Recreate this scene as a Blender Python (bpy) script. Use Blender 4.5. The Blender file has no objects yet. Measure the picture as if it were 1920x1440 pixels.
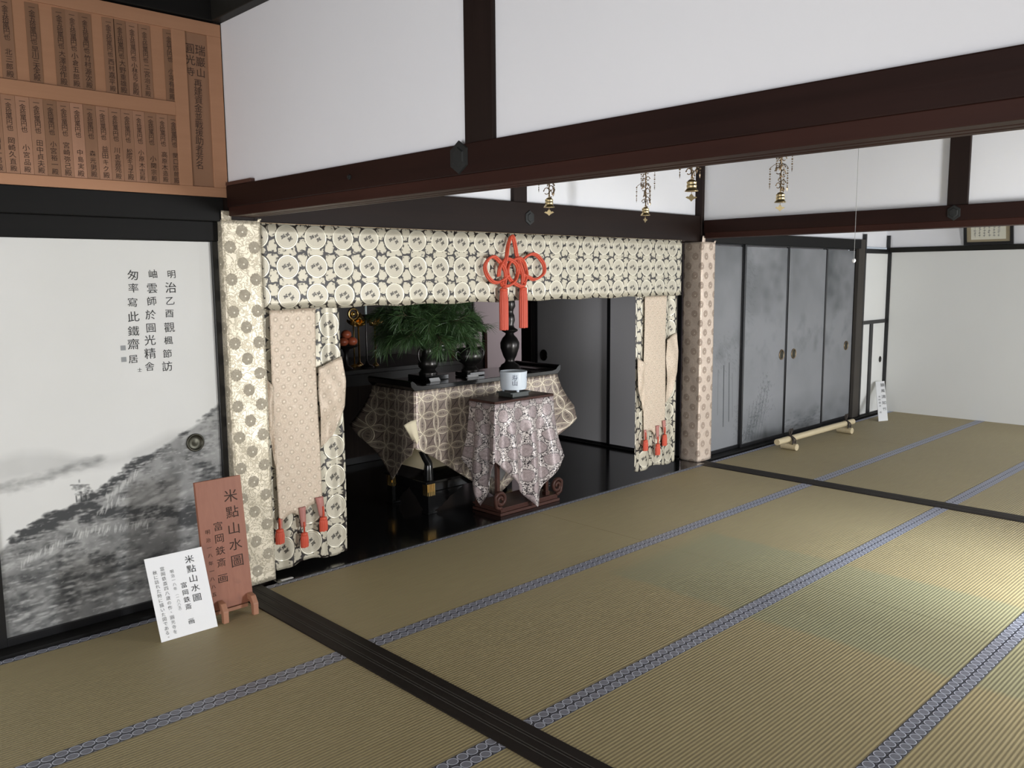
import bpy, math, random
import numpy as np
from mathutils import Vector, Matrix
random.seed(7); rng = np.random.default_rng(11)
scene = bpy.context.scene
COL = scene.collection

# ------------------------------------------------------------------ camera
def make_camera():
    pitch, yaw, roll = 0.125666, 0.770133, -0.007864
    cy, sy, cp, sp = math.cos(yaw), math.sin(yaw), math.cos(pitch), math.sin(pitch)
    f = Vector((sy*cp, cy*cp, -sp)); r = Vector((cy, -sy, 0)); u = r.cross(f)
    cr, sr = math.cos(roll), math.sin(roll)
    R = r*cr + u*sr; U = u*cr - r*sr
    cam = bpy.data.cameras.new('camera'); cam.sensor_width = 36; cam.lens = 1591.14/1920*36
    cam.clip_start = 0.05
    o = bpy.data.objects.new('camera', cam); COL.objects.link(o)
    m = Matrix((R, U, -f)).transposed().to_4x4(); m.translation = Vector((-1.99388, -3.98174, 1.56329))
    o.matrix_world = m
    scene.camera = o
make_camera()

# ------------------------------------------------------------------ light and exposure
w = bpy.data.worlds.new('daylight'); scene.world = w; w.use_nodes = True
w.node_tree.nodes['Background'].inputs[0].default_value = (0.80, 0.90, 1.0, 1)
w.node_tree.nodes['Background'].inputs[1].default_value = 0.5
def area(name, loc, size, target, power, col):
    l = bpy.data.lights.new(name, 'AREA'); l.shape = 'RECTANGLE'; l.size, l.size_y = size
    l.energy = power; l.color = col
    o = bpy.data.objects.new(name, l); COL.objects.link(o); o.location = loc
    o.rotation_euler = (Vector(target)-Vector(loc)).to_track_quat('-Z', 'Z').to_euler()
    return o
# daylight that comes in through the open garden sides (front wall and far right wall), chamber fill apart
area('daylight_left_opening', (-2.4, -5.15, 1.0), (2.4, 1.7), (-2.0, 0, 1.7), 38, (1.0, 0.97, 0.92))
area('daylight_middle_opening', (2.72, -5.12, 0.80), (0.62, 1.35), (2.75, -2.5, 0.05), 200, (0.95, 0.97, 1.0))
area('daylight_right_opening', (6.7, -5.15, 1.0), (1.7, 1.7), (7.2, 0, 1.0), 85, (0.95, 0.97, 1.0))
area('daylight_side_opening', (8.05, -3.3, 1.0), (2.2, 1.7), (3.0, -2.8, 0.9), 16, (0.90, 0.95, 1.0))
area('daylight_west_opening', (-4.4, -3.0, 1.1), (3.2, 1.6), (0, -1.6, 3.0), 124, (0.98, 0.97, 1.0))
area('daylight_sky_over_garden', (2.62, -7.0, 3.30), (0.7, 1.1), (2.78, -2.45, 0.0), 760, (0.80, 0.90, 1.0))
area('side_chamber_fill', (5.9, 1.6, 1.5), (1.2, 1.2), (4.6, 3.0, 1.2), 22, (1.0, 0.88, 0.88))  # added fill to brighten the chamber wall
scene.view_settings.view_transform = 'Standard'; scene.view_settings.look = 'None'
scene.view_settings.gamma = 1.0; scene.view_settings.exposure = 0.10
scene.view_settings.use_curve_mapping = False
scene.cycles.use_denoising = True
scene.cycles.max_bounces = 8

# ------------------------------------------------------------------ shader helpers
class S:
    """A shader value that can be used in ordinary arithmetic."""
    def __init__(s, nt, v): s.nt, s.v = nt, v
    def _op(s, op, *a, clamp=False):
        n = s.nt.nodes.new('ShaderNodeMath'); n.operation = op; n.use_clamp = clamp
        for i, x in enumerate((s,)+a):
            x = x.v if isinstance(x, S) else x
            if isinstance(x, (int, float)): n.inputs[i].default_value = x
            else: s.nt.links.new(x, n.inputs[i])
        return S(s.nt, n.outputs[0])
    def __add__(s, o): return s._op('ADD', o)
    __radd__ = __add__
    def __sub__(s, o): return s._op('SUBTRACT', o)
    def __rsub__(s, o): return S(s.nt, float(o))._op('SUBTRACT', s)
    def __mul__(s, o): return s._op('MULTIPLY', o)
    __rmul__ = __mul__
    def __truediv__(s, o): return s._op('DIVIDE', o)
    def __neg__(s): return s*-1.0
    def abs(s): return s._op('ABSOLUTE')
    def sin(s): return s._op('SINE')
    def floor(s): return s._op('FLOOR')
    def sqrt(s): return s._op('SQRT')
    def pow(s, e): return s._op('POWER', e)
    def atan2(s, o): return s._op('ARCTAN2', o)
    def min(s, o): return s._op('MINIMUM', o)
    def max(s, o): return s._op('MAXIMUM', o)
    def clamp(s): return s._op('ADD', 0.0, clamp=True)
    def wrap(s, p): return s - ((s/p)+0.5).floor()*p
    def lt(s, e, soft): return ((e - s)/soft + 0.5).clamp()      # 1 where s<e
    def gt(s, e, soft): return ((s - e)/soft + 0.5).clamp()
def hyp(a, b): return (a*a + b*b).sqrt()
def band(x, c, wd, soft): return (x - c).abs().lt(wd, soft)

class MatB:
    def __init__(s, name):
        s.m = bpy.data.materials.new(name); s.m.use_nodes = True; s.nt = s.m.node_tree
        s.b = s.nt.nodes['Principled BSDF']
    def link(s, v, name):
        i = s.b.inputs[name]
        if isinstance(v, S): s.nt.links.new(v.v, i)
        elif isinstance(v, (int, float)): i.default_value = v
        elif isinstance(v, tuple): i.default_value = (*v, 1)
        else: s.nt.links.new(v, i)
    def coords(s, kind='UV'):
        if kind == 'world':
            o = s.nt.nodes.new('ShaderNodeNewGeometry').outputs['Position']
        else:
            o = s.nt.nodes.new('ShaderNodeTexCoord').outputs[kind]
        sep = s.nt.nodes.new('ShaderNodeSeparateXYZ'); s.nt.links.new(o, sep.inputs[0])
        return [S(s.nt, sep.outputs[i]) for i in range(3)]
    def vec(s, x, y, z=0.0):
        n = s.nt.nodes.new('ShaderNodeCombineXYZ')
        for i, v in enumerate((x, y, z)):
            if isinstance(v, S): s.nt.links.new(v.v, n.inputs[i])
            else: n.inputs[i].default_value = v
        return n.outputs[0]
    def noise(s, v, scale, detail=2.0, rough=0.5, dist=0.0):
        n = s.nt.nodes.new('ShaderNodeTexNoise'); s.nt.links.new(v, n.inputs['Vector'])
        n.inputs['Scale'].default_value = scale; n.inputs['Detail'].default_value = detail
        n.inputs['Roughness'].default_value = rough; n.inputs['Distortion'].default_value = dist
        return S(s.nt, n.outputs[0])
    def mix(s, f, a, b):
        n = s.nt.nodes.new('ShaderNodeMix'); n.data_type = 'RGBA'
        for i, v in ((0, f), (6, a), (7, b)):
            if isinstance(v, S): s.nt.links.new(v.v, n.inputs[i])
            elif isinstance(v, tuple): n.inputs[i].default_value = (*v, 1)
            elif isinstance(v, (int, float)): n.inputs[i].default_value = v
            else: s.nt.links.new(v, n.inputs[i])
        return n.outputs[2]
    def bump(s, h, dist=0.002, strength=1.0):
        n = s.nt.nodes.new('ShaderNodeBump'); n.inputs['Distance'].default_value = dist
        n.inputs['Strength'].default_value = strength
        s.nt.links.new(h.v, n.inputs['Height']); s.nt.links.new(n.outputs[0], s.b.inputs['Normal'])
    def attr(s, name):
        n = s.nt.nodes.new('ShaderNodeAttribute'); n.attribute_name = name
        return S(s.nt, n.outputs['Fac'])
    def done(s, rough=0.6, metal=0.0, spec=None, coat=None):
        s.link(rough, 'Roughness'); s.link(metal, 'Metallic')
        if spec is not None: s.b.inputs['Specular IOR Level'].default_value = spec
        if coat is not None:
            s.b.inputs['Coat Weight'].default_value = coat; s.b.inputs['Coat Roughness'].default_value = 0.08
        return s.m

def plain(name, col, rough=0.5, metal=0.0, var=0.12, scale=6.0, spec=None, coat=None, bump=0.0):
    M = MatB(name); x, y, z = M.coords('Object')
    n = M.noise(M.vec(x, y, z), scale, 4)
    M.link(M.mix((n-0.5)*2.0*var+0.5, tuple(c*(1-var) for c in col), tuple(min(1, c*(1+var)) for c in col)), 'Base Color')
    if bump: M.bump(M.noise(M.vec(x, y, z), scale*8, 3), bump)
    return M.done(rough, metal, spec, coat)

def wood(name, col, col2, axis, rough=0.45, scale=1.0, spec=0.12, coat=None):
    """grain that runs along the given axis (0, 1 or 2)"""
    M = MatB(name); c = M.coords('world')
    st = [28.0*scale]*3; st[axis] = 1.2*scale
    v = M.vec(c[0]*st[0], c[1]*st[1], c[2]*st[2])
    n = M.noise(v, 1.0, 5, 0.6, 0.4); big = M.noise(M.vec(*c), 1.7, 3)
    f = (n*0.7 + big*0.6 - 0.15).clamp()
    M.link(M.mix(f, col, col2), 'Base Color'); M.bump(n, 0.0012, 0.5)
    return M.done((n*0.2 + (rough-0.1)), 0, spec, coat)

# ------------------------------------------------------------------ mesh helpers
class MB:
    def __init__(s): s.v, s.f, s.mi, s.uv = [], [], [], []
    def add(s, verts, faces, mi=0, uvs=None):
        b = len(s.v); s.v.extend([tuple(p) for p in verts])
        for f in faces:
            s.f.append([b+i for i in f]); s.mi.append(mi)
            s.uv.append([uvs[i] for i in f] if uvs is not None else [(0, 0)]*len(f))
        return s
    def box(s, x0, x1, y0, y1, z0, z1, mi=0):
        v = [(x, y, z) for x in (x0, x1) for y in (y0, y1) for z in (z0, z1)]
        f = [(0,1,3,2), (4,6,7,5), (0,4,5,1), (2,3,7,6), (0,2,6,4), (1,5,7,3)]
        # uv per face: horizontal distance, height
        b = len(s.v); s.v.extend(v)
        for k, q in enumerate(f):
            s.f.append([b+i for i in q]); s.mi.append(mi)
            s.uv.append([((v[i][1] if k < 2 else v[i][0]), (v[i][2] if k < 4 else v[i][1])) for i in q])
        return s
    def prism(s, pts, origin, e1, e2, depth, mi=0):
        """polygon in the plane (e1,e2) extruded by the vector depth"""
        o, e1, e2, d = map(Vector, (origin, e1, e2, depth)); n = len(pts)
        a = [o+e1*p+e2*q for p, q in pts]; b = [p+d for p in a]
        uv = [(p, q) for p, q in pts]*2
        fs = [tuple(range(n-1, -1, -1)), tuple(range(n, 2*n))]+[(i, (i+1) % n, n+(i+1) % n, n+i) for i in range(n)]
        if e1.cross(e2).dot(d) < 0: fs = [tuple(reversed(f)) for f in fs]
        return s.add(a+b, fs, mi, uv)
    def lathe(s, prof, c=(0, 0, 0), n=24, mi=0, sx=1.0, sy=1.0, cap=True):
        v, f, uv = [], [], []
        for r, z in prof:
            for i in range(n):
                a = 2*math.pi*i/n
                v.append((c[0]+r*sx*math.cos(a), c[1]+r*sy*math.sin(a), c[2]+z)); uv.append((a*max(r, .01), z))
        for k in range(len(prof)-1):
            for i in range(n):
                j = (i+1) % n; f.append((k*n+i, k*n+j, (k+1)*n+j, (k+1)*n+i))
        if cap:
            f.append(tuple(range(n-1, -1, -1))); m = (len(prof)-1)*n; f.append(tuple(m+i for i in range(n)))
        return s.add(v, f, mi, uv)
    def tube(s, path, rad, n=8, mi=0, closed=False, flat=1.0):
        P = [Vector(p) for p in path]; L = len(P)
        R = rad if isinstance(rad, (list, tuple)) else [rad]*L
        v, f = [], []; prev = None
        for i, p in enumerate(P):
            t = (P[(i+1) % L]-P[i-1]) if closed else (P[min(i+1, L-1)]-P[max(i-1, 0)])
            t.normalize()
            if prev is None:
                ref = Vector((0, 0, 1)) if abs(t.z) < .9 else Vector((0, 1, 0))
                a = t.cross(ref).normalized()
            else: a = (prev - t*prev.dot(t)).normalized()
            prev = a; b = t.cross(a)
            for k in range(n):
                th = 2*math.pi*k/n; v.append(p + a*R[i]*math.cos(th) + b*R[i]*flat*math.sin(th))
        for i in range(L if closed else L-1):
            j = (i+1) % L
            for k in range(n):
                m = (k+1) % n; f.append((i*n+k, i*n+m, j*n+m, j*n+k))
        if not closed:
            f.append(tuple(range(n-1, -1, -1))); f.append(tuple((L-1)*n+k for k in range(n)))
        return s.add(v, f, mi)
    def sphere(s, c, r, n=12, mi=0, sc=(1, 1, 1)):
        v = [(c[0], c[1], c[2]-r*sc[2])]; m = n//2
        for k in range(1, m):
            ph = math.pi*k/m
            for i in range(n):
                a = 2*math.pi*i/n
                v.append((c[0]+r*sc[0]*math.sin(ph)*math.cos(a), c[1]+r*sc[1]*math.sin(ph)*math.sin(a), c[2]-r*sc[2]*math.cos(ph)))
        v.append((c[0], c[1], c[2]+r*sc[2])); f = []
        for i in range(n): f.append((0, 1+(i+1) % n, 1+i))
        for k in range(m-2):
            for i in range(n):
                j = (i+1) % n; f.append((1+k*n+i, 1+k*n+j, 1+(k+1)*n+j, 1+(k+1)*n+i))
        e = len(v)-1
        for i in range(n): f.append((e, 1+(m-2)*n+i, 1+(m-2)*n+(i+1) % n))
        return s.add(v, f, mi)
    def grid(s, fn, nu, nv, mi=0, uvfn=None, closed_u=False):
        v, uv = [], []
        for j in range(nv+1):
            for i in range(nu+1):
                v.append(fn(i/nu, j/nv)); uv.append(uvfn(i/nu, j/nv) if uvfn else (i/nu, j/nv))
        f = [(j*(nu+1)+i, j*(nu+1)+i+1, (j+1)*(nu+1)+i+1, (j+1)*(nu+1)+i) for j in range(nv) for i in range(nu)]
        return s.add(v, f, mi, uv)
    def build(s, name, mats, parent=None, smooth=False, loc=None, bevel=0.0, solid=0.0, auto=None, subd=0):
        me = bpy.data.meshes.new(name); me.from_pydata(s.v, [], s.f)
        mats = mats if isinstance(mats, (list, tuple)) else [mats]
        for m in mats: me.materials.append(m)
        me.polygons.foreach_set('material_index', s.mi)
        u = me.uv_layers.new(name='UVMap'); flat = [c for f in s.uv for q in f for c in q]
        u.data.foreach_set('uv', flat)
        if smooth: me.polygons.foreach_set('use_smooth', [True]*len(s.f))
        o = bpy.data.objects.new(name, me); COL.objects.link(o)
        if auto is not None: me.set_sharp_from_angle(angle=math.radians(auto))
        if loc is not None: o.location = loc
        if parent is not None: o.parent = parent
        if bevel:
            b = o.modifiers.new('bevel', 'BEVEL'); b.width = bevel; b.segments = 2; b.limit_method = 'ANGLE'
        if solid:
            d = o.modifiers.new('thickness', 'SOLIDIFY'); d.thickness = abs(solid); d.offset = -1 if solid > 0 else 1
            if len(mats) > 1: d.material_offset = 1; d.material_offset_rim = 0
        if subd:
            q = o.modifiers.new('smooth', 'SUBSURF'); q.levels = q.render_levels = subd
        me.update()
        return o

def thing(name, label, cat, loc=(0, 0, 0), group=None, rz=0.0):
    o = bpy.data.objects.new(name, None); COL.objects.link(o); o.location = loc; o.rotation_euler.z = rz
    o.empty_display_size = 0.05
    return tag(o, label, cat, group)
def tag(o, label, cat, group=None, kind=None):
    o['label'] = label; o['category'] = cat
    if group: o['group'] = group
    if kind: o['kind'] = kind
    return o
def struct(o, label, cat): return tag(o, label, cat, kind='structure')

# ------------------------------------------------------------------ lettering (flat ink, glyph outlines turned into mesh)
_gl = {}
def glyph(ch):
    if ch not in _gl:
        c = bpy.data.curves.new('glyph', 'FONT'); c.body = ch; c.size = 1.0; c.resolution_u = 2
        o = bpy.data.objects.new('glyph', c); COL.objects.link(o)
        bpy.context.view_layer.update()
        me = bpy.data.meshes.new_from_object(o.evaluated_get(bpy.context.evaluated_depsgraph_get()))
        _gl[ch] = ([tuple(v.co[:2]) for v in me.vertices], [tuple(p.vertices) for p in me.polygons])
        bpy.data.objects.remove(o); bpy.data.curves.remove(c); bpy.data.meshes.remove(me)
    return _gl[ch]
def column(mb, text, origin, eu, ev, size, step, lean=0.0, jit=0.0, wx=1.0, off=0.0012, mi=0):
    """vertical writing: origin = middle of the first character, eu to the right, ev up"""
    o, eu, ev = Vector(origin), Vector(eu), Vector(ev); n = eu.cross(ev).normalized()
    for k, ch in enumerate(text):
        if ch in ' \u3000': continue
        v, f = glyph(ch)
        sz = size*(1+random.uniform(-jit, jit)); du, dv = random.uniform(-jit, jit)*size*.4, random.uniform(-jit, jit)*size*.4
        rot = random.uniform(-jit, jit)*.5
        if ch in '一ー' and jit == 0: pass
        if ch in '、。': du += size*.35; dv += size*.35
        pts = []
        for x, y in v:
            x, y = (x-.5)*wx, y-.38
            x, y = x*math.cos(rot)-y*math.sin(rot), x*math.sin(rot)+y*math.cos(rot)
            if ch in '（）': x, y = y, -x
            pts.append(o + eu*(x*sz+du+lean*k*step) + ev*(y*sz+dv-k*step) + n*off)
        mb.add(pts, f, mi)


# ------------------------------------------------------------------ materials
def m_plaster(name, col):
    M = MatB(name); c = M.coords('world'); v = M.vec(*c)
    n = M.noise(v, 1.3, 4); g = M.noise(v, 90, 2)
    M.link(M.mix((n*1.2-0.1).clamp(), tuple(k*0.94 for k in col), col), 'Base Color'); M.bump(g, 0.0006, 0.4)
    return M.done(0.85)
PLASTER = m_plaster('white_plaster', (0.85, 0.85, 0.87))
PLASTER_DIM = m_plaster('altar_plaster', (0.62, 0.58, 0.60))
PAPER_WHITE = m_plaster('white_door_paper', (0.78, 0.78, 0.75))
WOOD_X = wood('dark_timber_x', (0.010, 0.007, 0.006), (0.024, 0.014, 0.011), 0)
WOOD_Y = wood('dark_timber_y', (0.010, 0.0055, 0.0045), (0.030, 0.012, 0.009), 1)
WOOD_Z = wood('dark_timber_z', (0.011, 0.008, 0.007), (0.027, 0.016, 0.013), 2)
RAIL_Y = wood('reddish_rail', (0.020, 0.009, 0.007), (0.055, 0.020, 0.014), 1)
BLACK_X = wood('black_timber_x', (0.006, 0.006, 0.006), (0.015, 0.014, 0.013), 0, 0.55)
BLACK_Y = wood('black_timber_y', (0.010, 0.010, 0.009), (0.026, 0.024, 0.020), 1, 0.5)
SILL_Y = wood('sill_timber_y', (0.010, 0.008, 0.007), (0.024, 0.018, 0.014), 1, 0.5)
GREYWOOD_Z = wood('weathered_timber', (0.035, 0.032, 0.028), (0.085, 0.075, 0.065), 2, 0.6)
CEIL = wood('ceiling_boards', (0.012, 0.011, 0.009), (0.035, 0.030, 0.022), 1, 0.6)
FRAME_BLACK = plain('black_lacquer_frame', (0.010, 0.010, 0.011), 0.30, 0, 0.2, 8)
LACQUER = plain('black_lacquer', (0.006, 0.006, 0.006), 0.16, 0, 0.2, 5, 0.5, 0.3)
LACQUER_DULL = plain('old_black_lacquer', (0.012, 0.010, 0.009), 0.35, 0, 0.3, 9)
GOLD = plain('gold_leaf', (0.75, 0.52, 0.20), 0.28, 1.0, 0.12, 30)
BRASS = plain('aged_brass', (0.62, 0.50, 0.28), 0.30, 1.0, 0.25, 40)
BRASS_DARK = plain('tarnished_brass', (0.26, 0.19, 0.12), 0.42, 1.0, 0.3, 60)
NAIL = plain('dull_nail_cover', (0.016, 0.017, 0.016), 0.6, 0.2, 0.4, 30)
BRONZE = plain('dark_bronze', (0.045, 0.042, 0.040), 0.30, 0.85, 0.3, 14)
PULL_DARK = plain('dark_metal_pull', (0.050, 0.048, 0.036), 0.38, 0.8, 0.35, 60)
INK = plain('black_ink', (0.012, 0.012, 0.012), 0.8)
INK_SOFT = plain('ink_wash_lettering', (0.030, 0.030, 0.030), 0.9)
INK_FADE = plain('faded_ink', (0.045, 0.024, 0.016), 0.85)
INK_LIGHT = plain('light_grey_ink', (0.20, 0.20, 0.20), 0.9)
SEAL = plain('seal_ink', (0.30, 0.31, 0.31), 0.9)
CARD = plain('white_card', (0.86, 0.86, 0.86), 0.6, 0, 0.02)
BAMBOO = None
RED = None

def m_tatami():
    M = MatB('woven_rush'); x, y, z = M.coords('world')
    ribs = (y*(2*math.pi/0.0150)).sin()
    v = M.vec(x*6.0, y*90.0, 0.0); fine = M.noise(v, 1.0, 3)
    cross = (x*(2*math.pi/0.0042)).sin()*0.5
    big = M.noise(M.vec(x, y, 0.0), 0.8, 3)
    tint = M.noise(M.vec(x*.5, y*1.4, 3.0), 1.0, 2)
    base = M.mix((fine*0.6+big*0.5-0.05).clamp(), (0.275, 0.215, 0.102), (0.435, 0.355, 0.178))
    base = M.mix((ribs*-0.5+0.15).clamp()*0.42, base, (0.130, 0.098, 0.044))
    # greener strip where a runner once covered the mats
    nz = (M.noise(M.vec(x, y, 1.0), 2.2, 2)-0.5)*0.10
    g = band(x+nz, 1.90, 0.49, 0.05)*(y+nz).lt(-1.22, 0.10)*((tint*1.4-0.1).clamp()*.6+.4)
    base = M.mix(g*0.62, base, M.mix((ribs*-0.5+0.15).clamp()*0.4, (0.255, 0.275, 0.160), (0.105, 0.115, 0.060)))
    M.link(base, 'Base Color')
    M.bump(ribs*0.5+cross*0.12+fine*0.3, 0.0016, 0.8)
    M.b.inputs['Sheen Weight'].default_value = 0.05
    return M.done(0.55, 0, 0.30)
TATAMI = m_tatami()

def m_border(name, flip):
    # cloth edging: one row of woven roundels, each with inner rings, on dark blue-grey
    M = MatB(name); u, v, _ = M.coords('UV')
    p = 0.0425
    uu = (u + (p/2 if flip else 0.0)).wrap(p)
    d = hyp(uu, (v-0.0212)*1.06)
    disc = d.lt(0.0205, 0.0012)
    ring = band(d, 0.0188, 0.0016, 0.001)
    inner = band(d, 0.0120, 0.0011, 0.001)*0.5 + band(d, 0.0066, 0.0011, 0.001)*0.45 + d.lt(0.0018, 0.001)*0.3
    dots = hyp((uu.abs()-p/2).abs(), (v-0.0212).abs()-0.0185).lt(0.0042, 0.001)*0.25
    c = M.mix(disc, (0.018, 0.018, 0.024), (0.200, 0.203, 0.232))
    c = M.mix((inner*disc).clamp()*0.75, c, (0.055, 0.058, 0.078))
    c = M.mix(ring*0.9, c, (0.62, 0.64, 0.72))
    c = M.mix(dots, c, (0.35, 0.36, 0.42))
    M.link(c, 'Base Color'); th = (u*4200.0).sin()*(v*4200.0).sin(); M.bump(disc*0.6+ring*0.5+th*0.1, 0.0008, 0.7)
    M.b.inputs['Sheen Weight'].default_value = 0.12; M.b.inputs['Sheen Roughness'].default_value = 0.30; M.b.inputs['Sheen Tint'].default_value = (.62, .68, 1, 1)
    return M.done(0.42, 0.0, 0.6)
BORDER_A, BORDER_B = m_border('roundel_edging', False), m_border('roundel_edging_shifted', True)

def m_wrap(name, ground, scr, disc_c):
    # pillar cloth: grey chrysanthemum roundels in staggered rows over a scrolling gold ground
    M = MatB(name); u, v, _ = M.coords('UV')
    px, py = 0.126, 0.156
    ax, ay = u.wrap(px), v.wrap(py); bx, by = (u+px/2).wrap(px), (v+py/2).wrap(py)
    da, db = hyp(ax, ay), hyp(bx, by); d = da.min(db)
    ang = (ay+0.0).atan2(ax+0.0)
    petal = ((ang*12.0).sin()*0.5+0.5)
    disc = d.lt(petal*0.0022+0.0285, 0.003)
    sp = hyp(ax-0.004, ay+0.004).min(hyp(bx-0.004, by+0.004)).lt(0.0042, 0.002)
    n = M.noise(M.vec(u, v), 34, 1.5, 0.5, 1.4)
    scroll = band(n, 0.5, 0.050, 0.03)
    n2 = M.noise(M.vec(u, v, 4.0), 300, 2)
    c = M.mix(scroll*0.85, ground, scr)
    c = M.mix(n2*0.25, c, scr)
    c = M.mix(disc*(0.80+petal*0.16), c, disc_c)
    c = M.mix(sp*0.9, c, (0.95, 0.90, 0.75))
    M.link(c, 'Base Color'); M.bump(disc*0.5+scroll*0.4+n2*0.4, 0.0015, 0.8)
    M.b.inputs['Sheen Weight'].default_value = 0.1
    return M.done(disc*0.15+0.40, (0.32-disc*0.2), 0.5)
WRAP = m_wrap('roundel_brocade', (0.74, 0.665, 0.52), (0.42, 0.365, 0.26), (0.350, 0.305, 0.225))
WRAP_WARM_LIGHT = m_wrap('warm_light_roundel_brocade', (0.70, 0.575, 0.470), (0.60, 0.485, 0.39), (0.350, 0.262, 0.200))  # the left pillar's cloth again, its warmer light mixed into the colours

def m_medallion():
    # curtain cloth: roundels with three small birds, dark cloud outlines between them
    M = MatB('medallion_brocade'); u, v, _ = M.coords('UV')
    p = 0.1445; q = 0.1400
    vec = M.vec(u, v)
    wob1 = (M.noise(vec, 30, 1.0)-0.5)*0.030; wob2 = (M.noise(M.vec(u, v, 9.0), 30, 1.0)-0.5)*0.030
    A = hyp(u.wrap(p), v.wrap(q)); uw, vw = u+wob1, v+wob2
    Ad = hyp(uw.wrap(p), vw.wrap(q)) - 0.016
    B = hyp((uw+p/2).wrap(p)*1.5, (vw+q*0.30).wrap(q))
    C = hyp((uw+p/2).wrap(p)*1.5, (vw-q*0.22).wrap(q))
    D = hyp(uw.wrap(p)*0.85, (vw+q*0.5).wrap(q)) + 0.004
    m1 = Ad.min(B); M2 = Ad.max(B); m2 = C.min(D); x2 = C.max(D)
    f1 = m1.min(m2); f2 = (m1.max(m2)).min(M2.min(x2))
    edge = (f2-f1).lt(0.0105, 0.003)
    knob = (M.noise(M.vec(u, v, 2.0), 62, 1.0)).gt(0.58, 0.05)*(f2-f1).lt(0.027, 0.008)
    dark = (edge+knob*0.9).clamp()*A.gt(0.0565, 0.003)
    ring = band(A, 0.0535, 0.0026, 0.0025)*(M.noise(M.vec(u, v, 6.0), 24, 2)*1.3+0.1) + band(A, 0.0455, 0.0012, 0.001)*0.3
    lx, ly = u.wrap(p)+wob1*0.35, v.wrap(q)+wob2*0.35
    bird = None
    for ox, oy, s in ((-0.0175, 0.0015, 1.0), (0.004, 0.010, 0.85), (0.0165, -0.0085, 1.0)):
        ex, ey = lx-ox, ly-oy
        body = hyp(ex*0.80, ey*1.7).lt(0.0100*s, 0.003)
        wing = (hyp(ex*1.9-ey*0.7, ey*0.75).lt(0.0100*s, 0.003))
        b = body.max(wing); bird = b if bird is None else bird.max(b)
    holes = M.noise(M.vec(u, v, 5.0), 190, 1.0).gt(0.50, 0.10)
    bird = bird*(holes*0.3+0.7)
    weave = M.noise(M.vec(u*260.0, v*260.0), 1.0, 1)
    c = M.mix(weave*0.6, (0.58, 0.53, 0.41), (0.36, 0.325, 0.25))
    c = M.mix(A.lt(0.052, 0.003)*0.5, c, (0.43, 0.39, 0.31))
    c = M.mix(ring.clamp()*0.85, c, (0.88, 0.83, 0.68))
    c = M.mix(dark.clamp(), c, (0.020, 0.015, 0.013))
    c = M.mix(bird, c, (0.024, 0.019, 0.016))
    M.link(c, 'Base Color'); M.bump(ring*0.7-dark*0.4+weave*0.3, 0.0014, 0.8)
    return M.done(0.42-ring*0.12, (0.22+ring*0.3)*(1.0-dark), 0.5)
MEDAL = m_medallion()

def m_rings():
    # pale ribbon cloth with small staggered rings
    M = MatB('small_ring_brocade'); u, v, _ = M.coords('UV')
    p, q = 0.064, 0.078
    d = hyp(u.wrap(p), v.wrap(q)).min(hyp((u+p/2).wrap(p), (v+q/2).wrap(q)))
    ring = band(d, 0.0105, 0.0028, 0.002); dot = d.lt(0.004, 0.002)
    n = M.noise(M.vec(u, v), 75, 2, 0.5, 1.0); sc = band(n, 0.5, 0.06, 0.04)
    c = M.mix(sc*0.55, (0.58, 0.46, 0.345), (0.70, 0.60, 0.475))
    c = M.mix(ring*0.55, c, (0.42, 0.34, 0.25)); c = M.mix(dot*0.5, c, (0.9, 0.84, 0.7))
    M.link(c, 'Base Color'); M.bump(sc*0.5+ring*0.5, 0.001, 0.7)
    return M.done(0.45, 0.12, 0.5)
RINGS = m_rings()

def m_shippo():
    # altar cloth: overlapping circles with lens petals and dark diagonal dashes
    M = MatB('linked_circle_brocade'); u, v, _ = M.coords('UV')
    p = 0.112; r = p/math.sqrt(2)
    lx, ly = u.wrap(p), v.wrap(p)
    lines = None; inside = None
    for ox, oy in ((0, 0), (p, 0), (-p, 0), (0, p), (0, -p)):
        d = hyp(lx-ox, ly-oy)
        b = band(d, r, 0.0024, 0.0015); b2 = band(d, r-0.008, 0.0010, 0.001)*0.6
        b = b.max(b2)
        lines = b if lines is None else lines.max(b)
        i = d.lt(r, 0.001); inside = i if inside is None else inside+i
    petal = inside.gt(1.5, 0.2)
    ax, ay = lx.abs(), ly.abs()
    dots = hyp((u+p/2).wrap(p).abs()-0.0105, ly).min(hyp(lx, (v+p/2).wrap(p).abs()-0.0105))
    # centre of each petal lies on the lattice edges
    e1 = hyp((u+p/2).wrap(p), ly.abs()-0.010); e2 = hyp(lx.abs()-0.010, (v+p/2).wrap(p))
    dot = e1.min(e2).lt(0.0055, 0.002)
    diag = (lx-ly).abs().lt(0.0036, 0.002)*hyp(lx, ly).lt(0.030, 0.004)
    n = M.noise(M.vec(u, v), 60, 2); st = M.noise(M.vec((u-v)*220.0, (u+v)*14.0), 1.0, 2)
    c = M.mix((st*1.5-0.3).clamp(), (0.110, 0.078, 0.072), (0.380, 0.310, 0.255))
    c = M.mix(petal*0.35, c, (0.33, 0.27, 0.21))
    c = M.mix(n.gt(0.55, 0.1)*0.3, c, (0.36, 0.29, 0.21))
    c = M.mix(lines*0.9, c, (0.78, 0.69, 0.53)); c = M.mix(dot*0.8, c, (0.10, 0.08, 0.07))
    c = M.mix(diag*0.8, c, (0.025, 0.018, 0.018))
    M.link(c, 'Base Color'); M.bump(lines*0.7+n*0.3, 0.0015, 0.8)
    return M.done(0.36, 0.30, 0.5)
SHIPPO = m_shippo()

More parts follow.
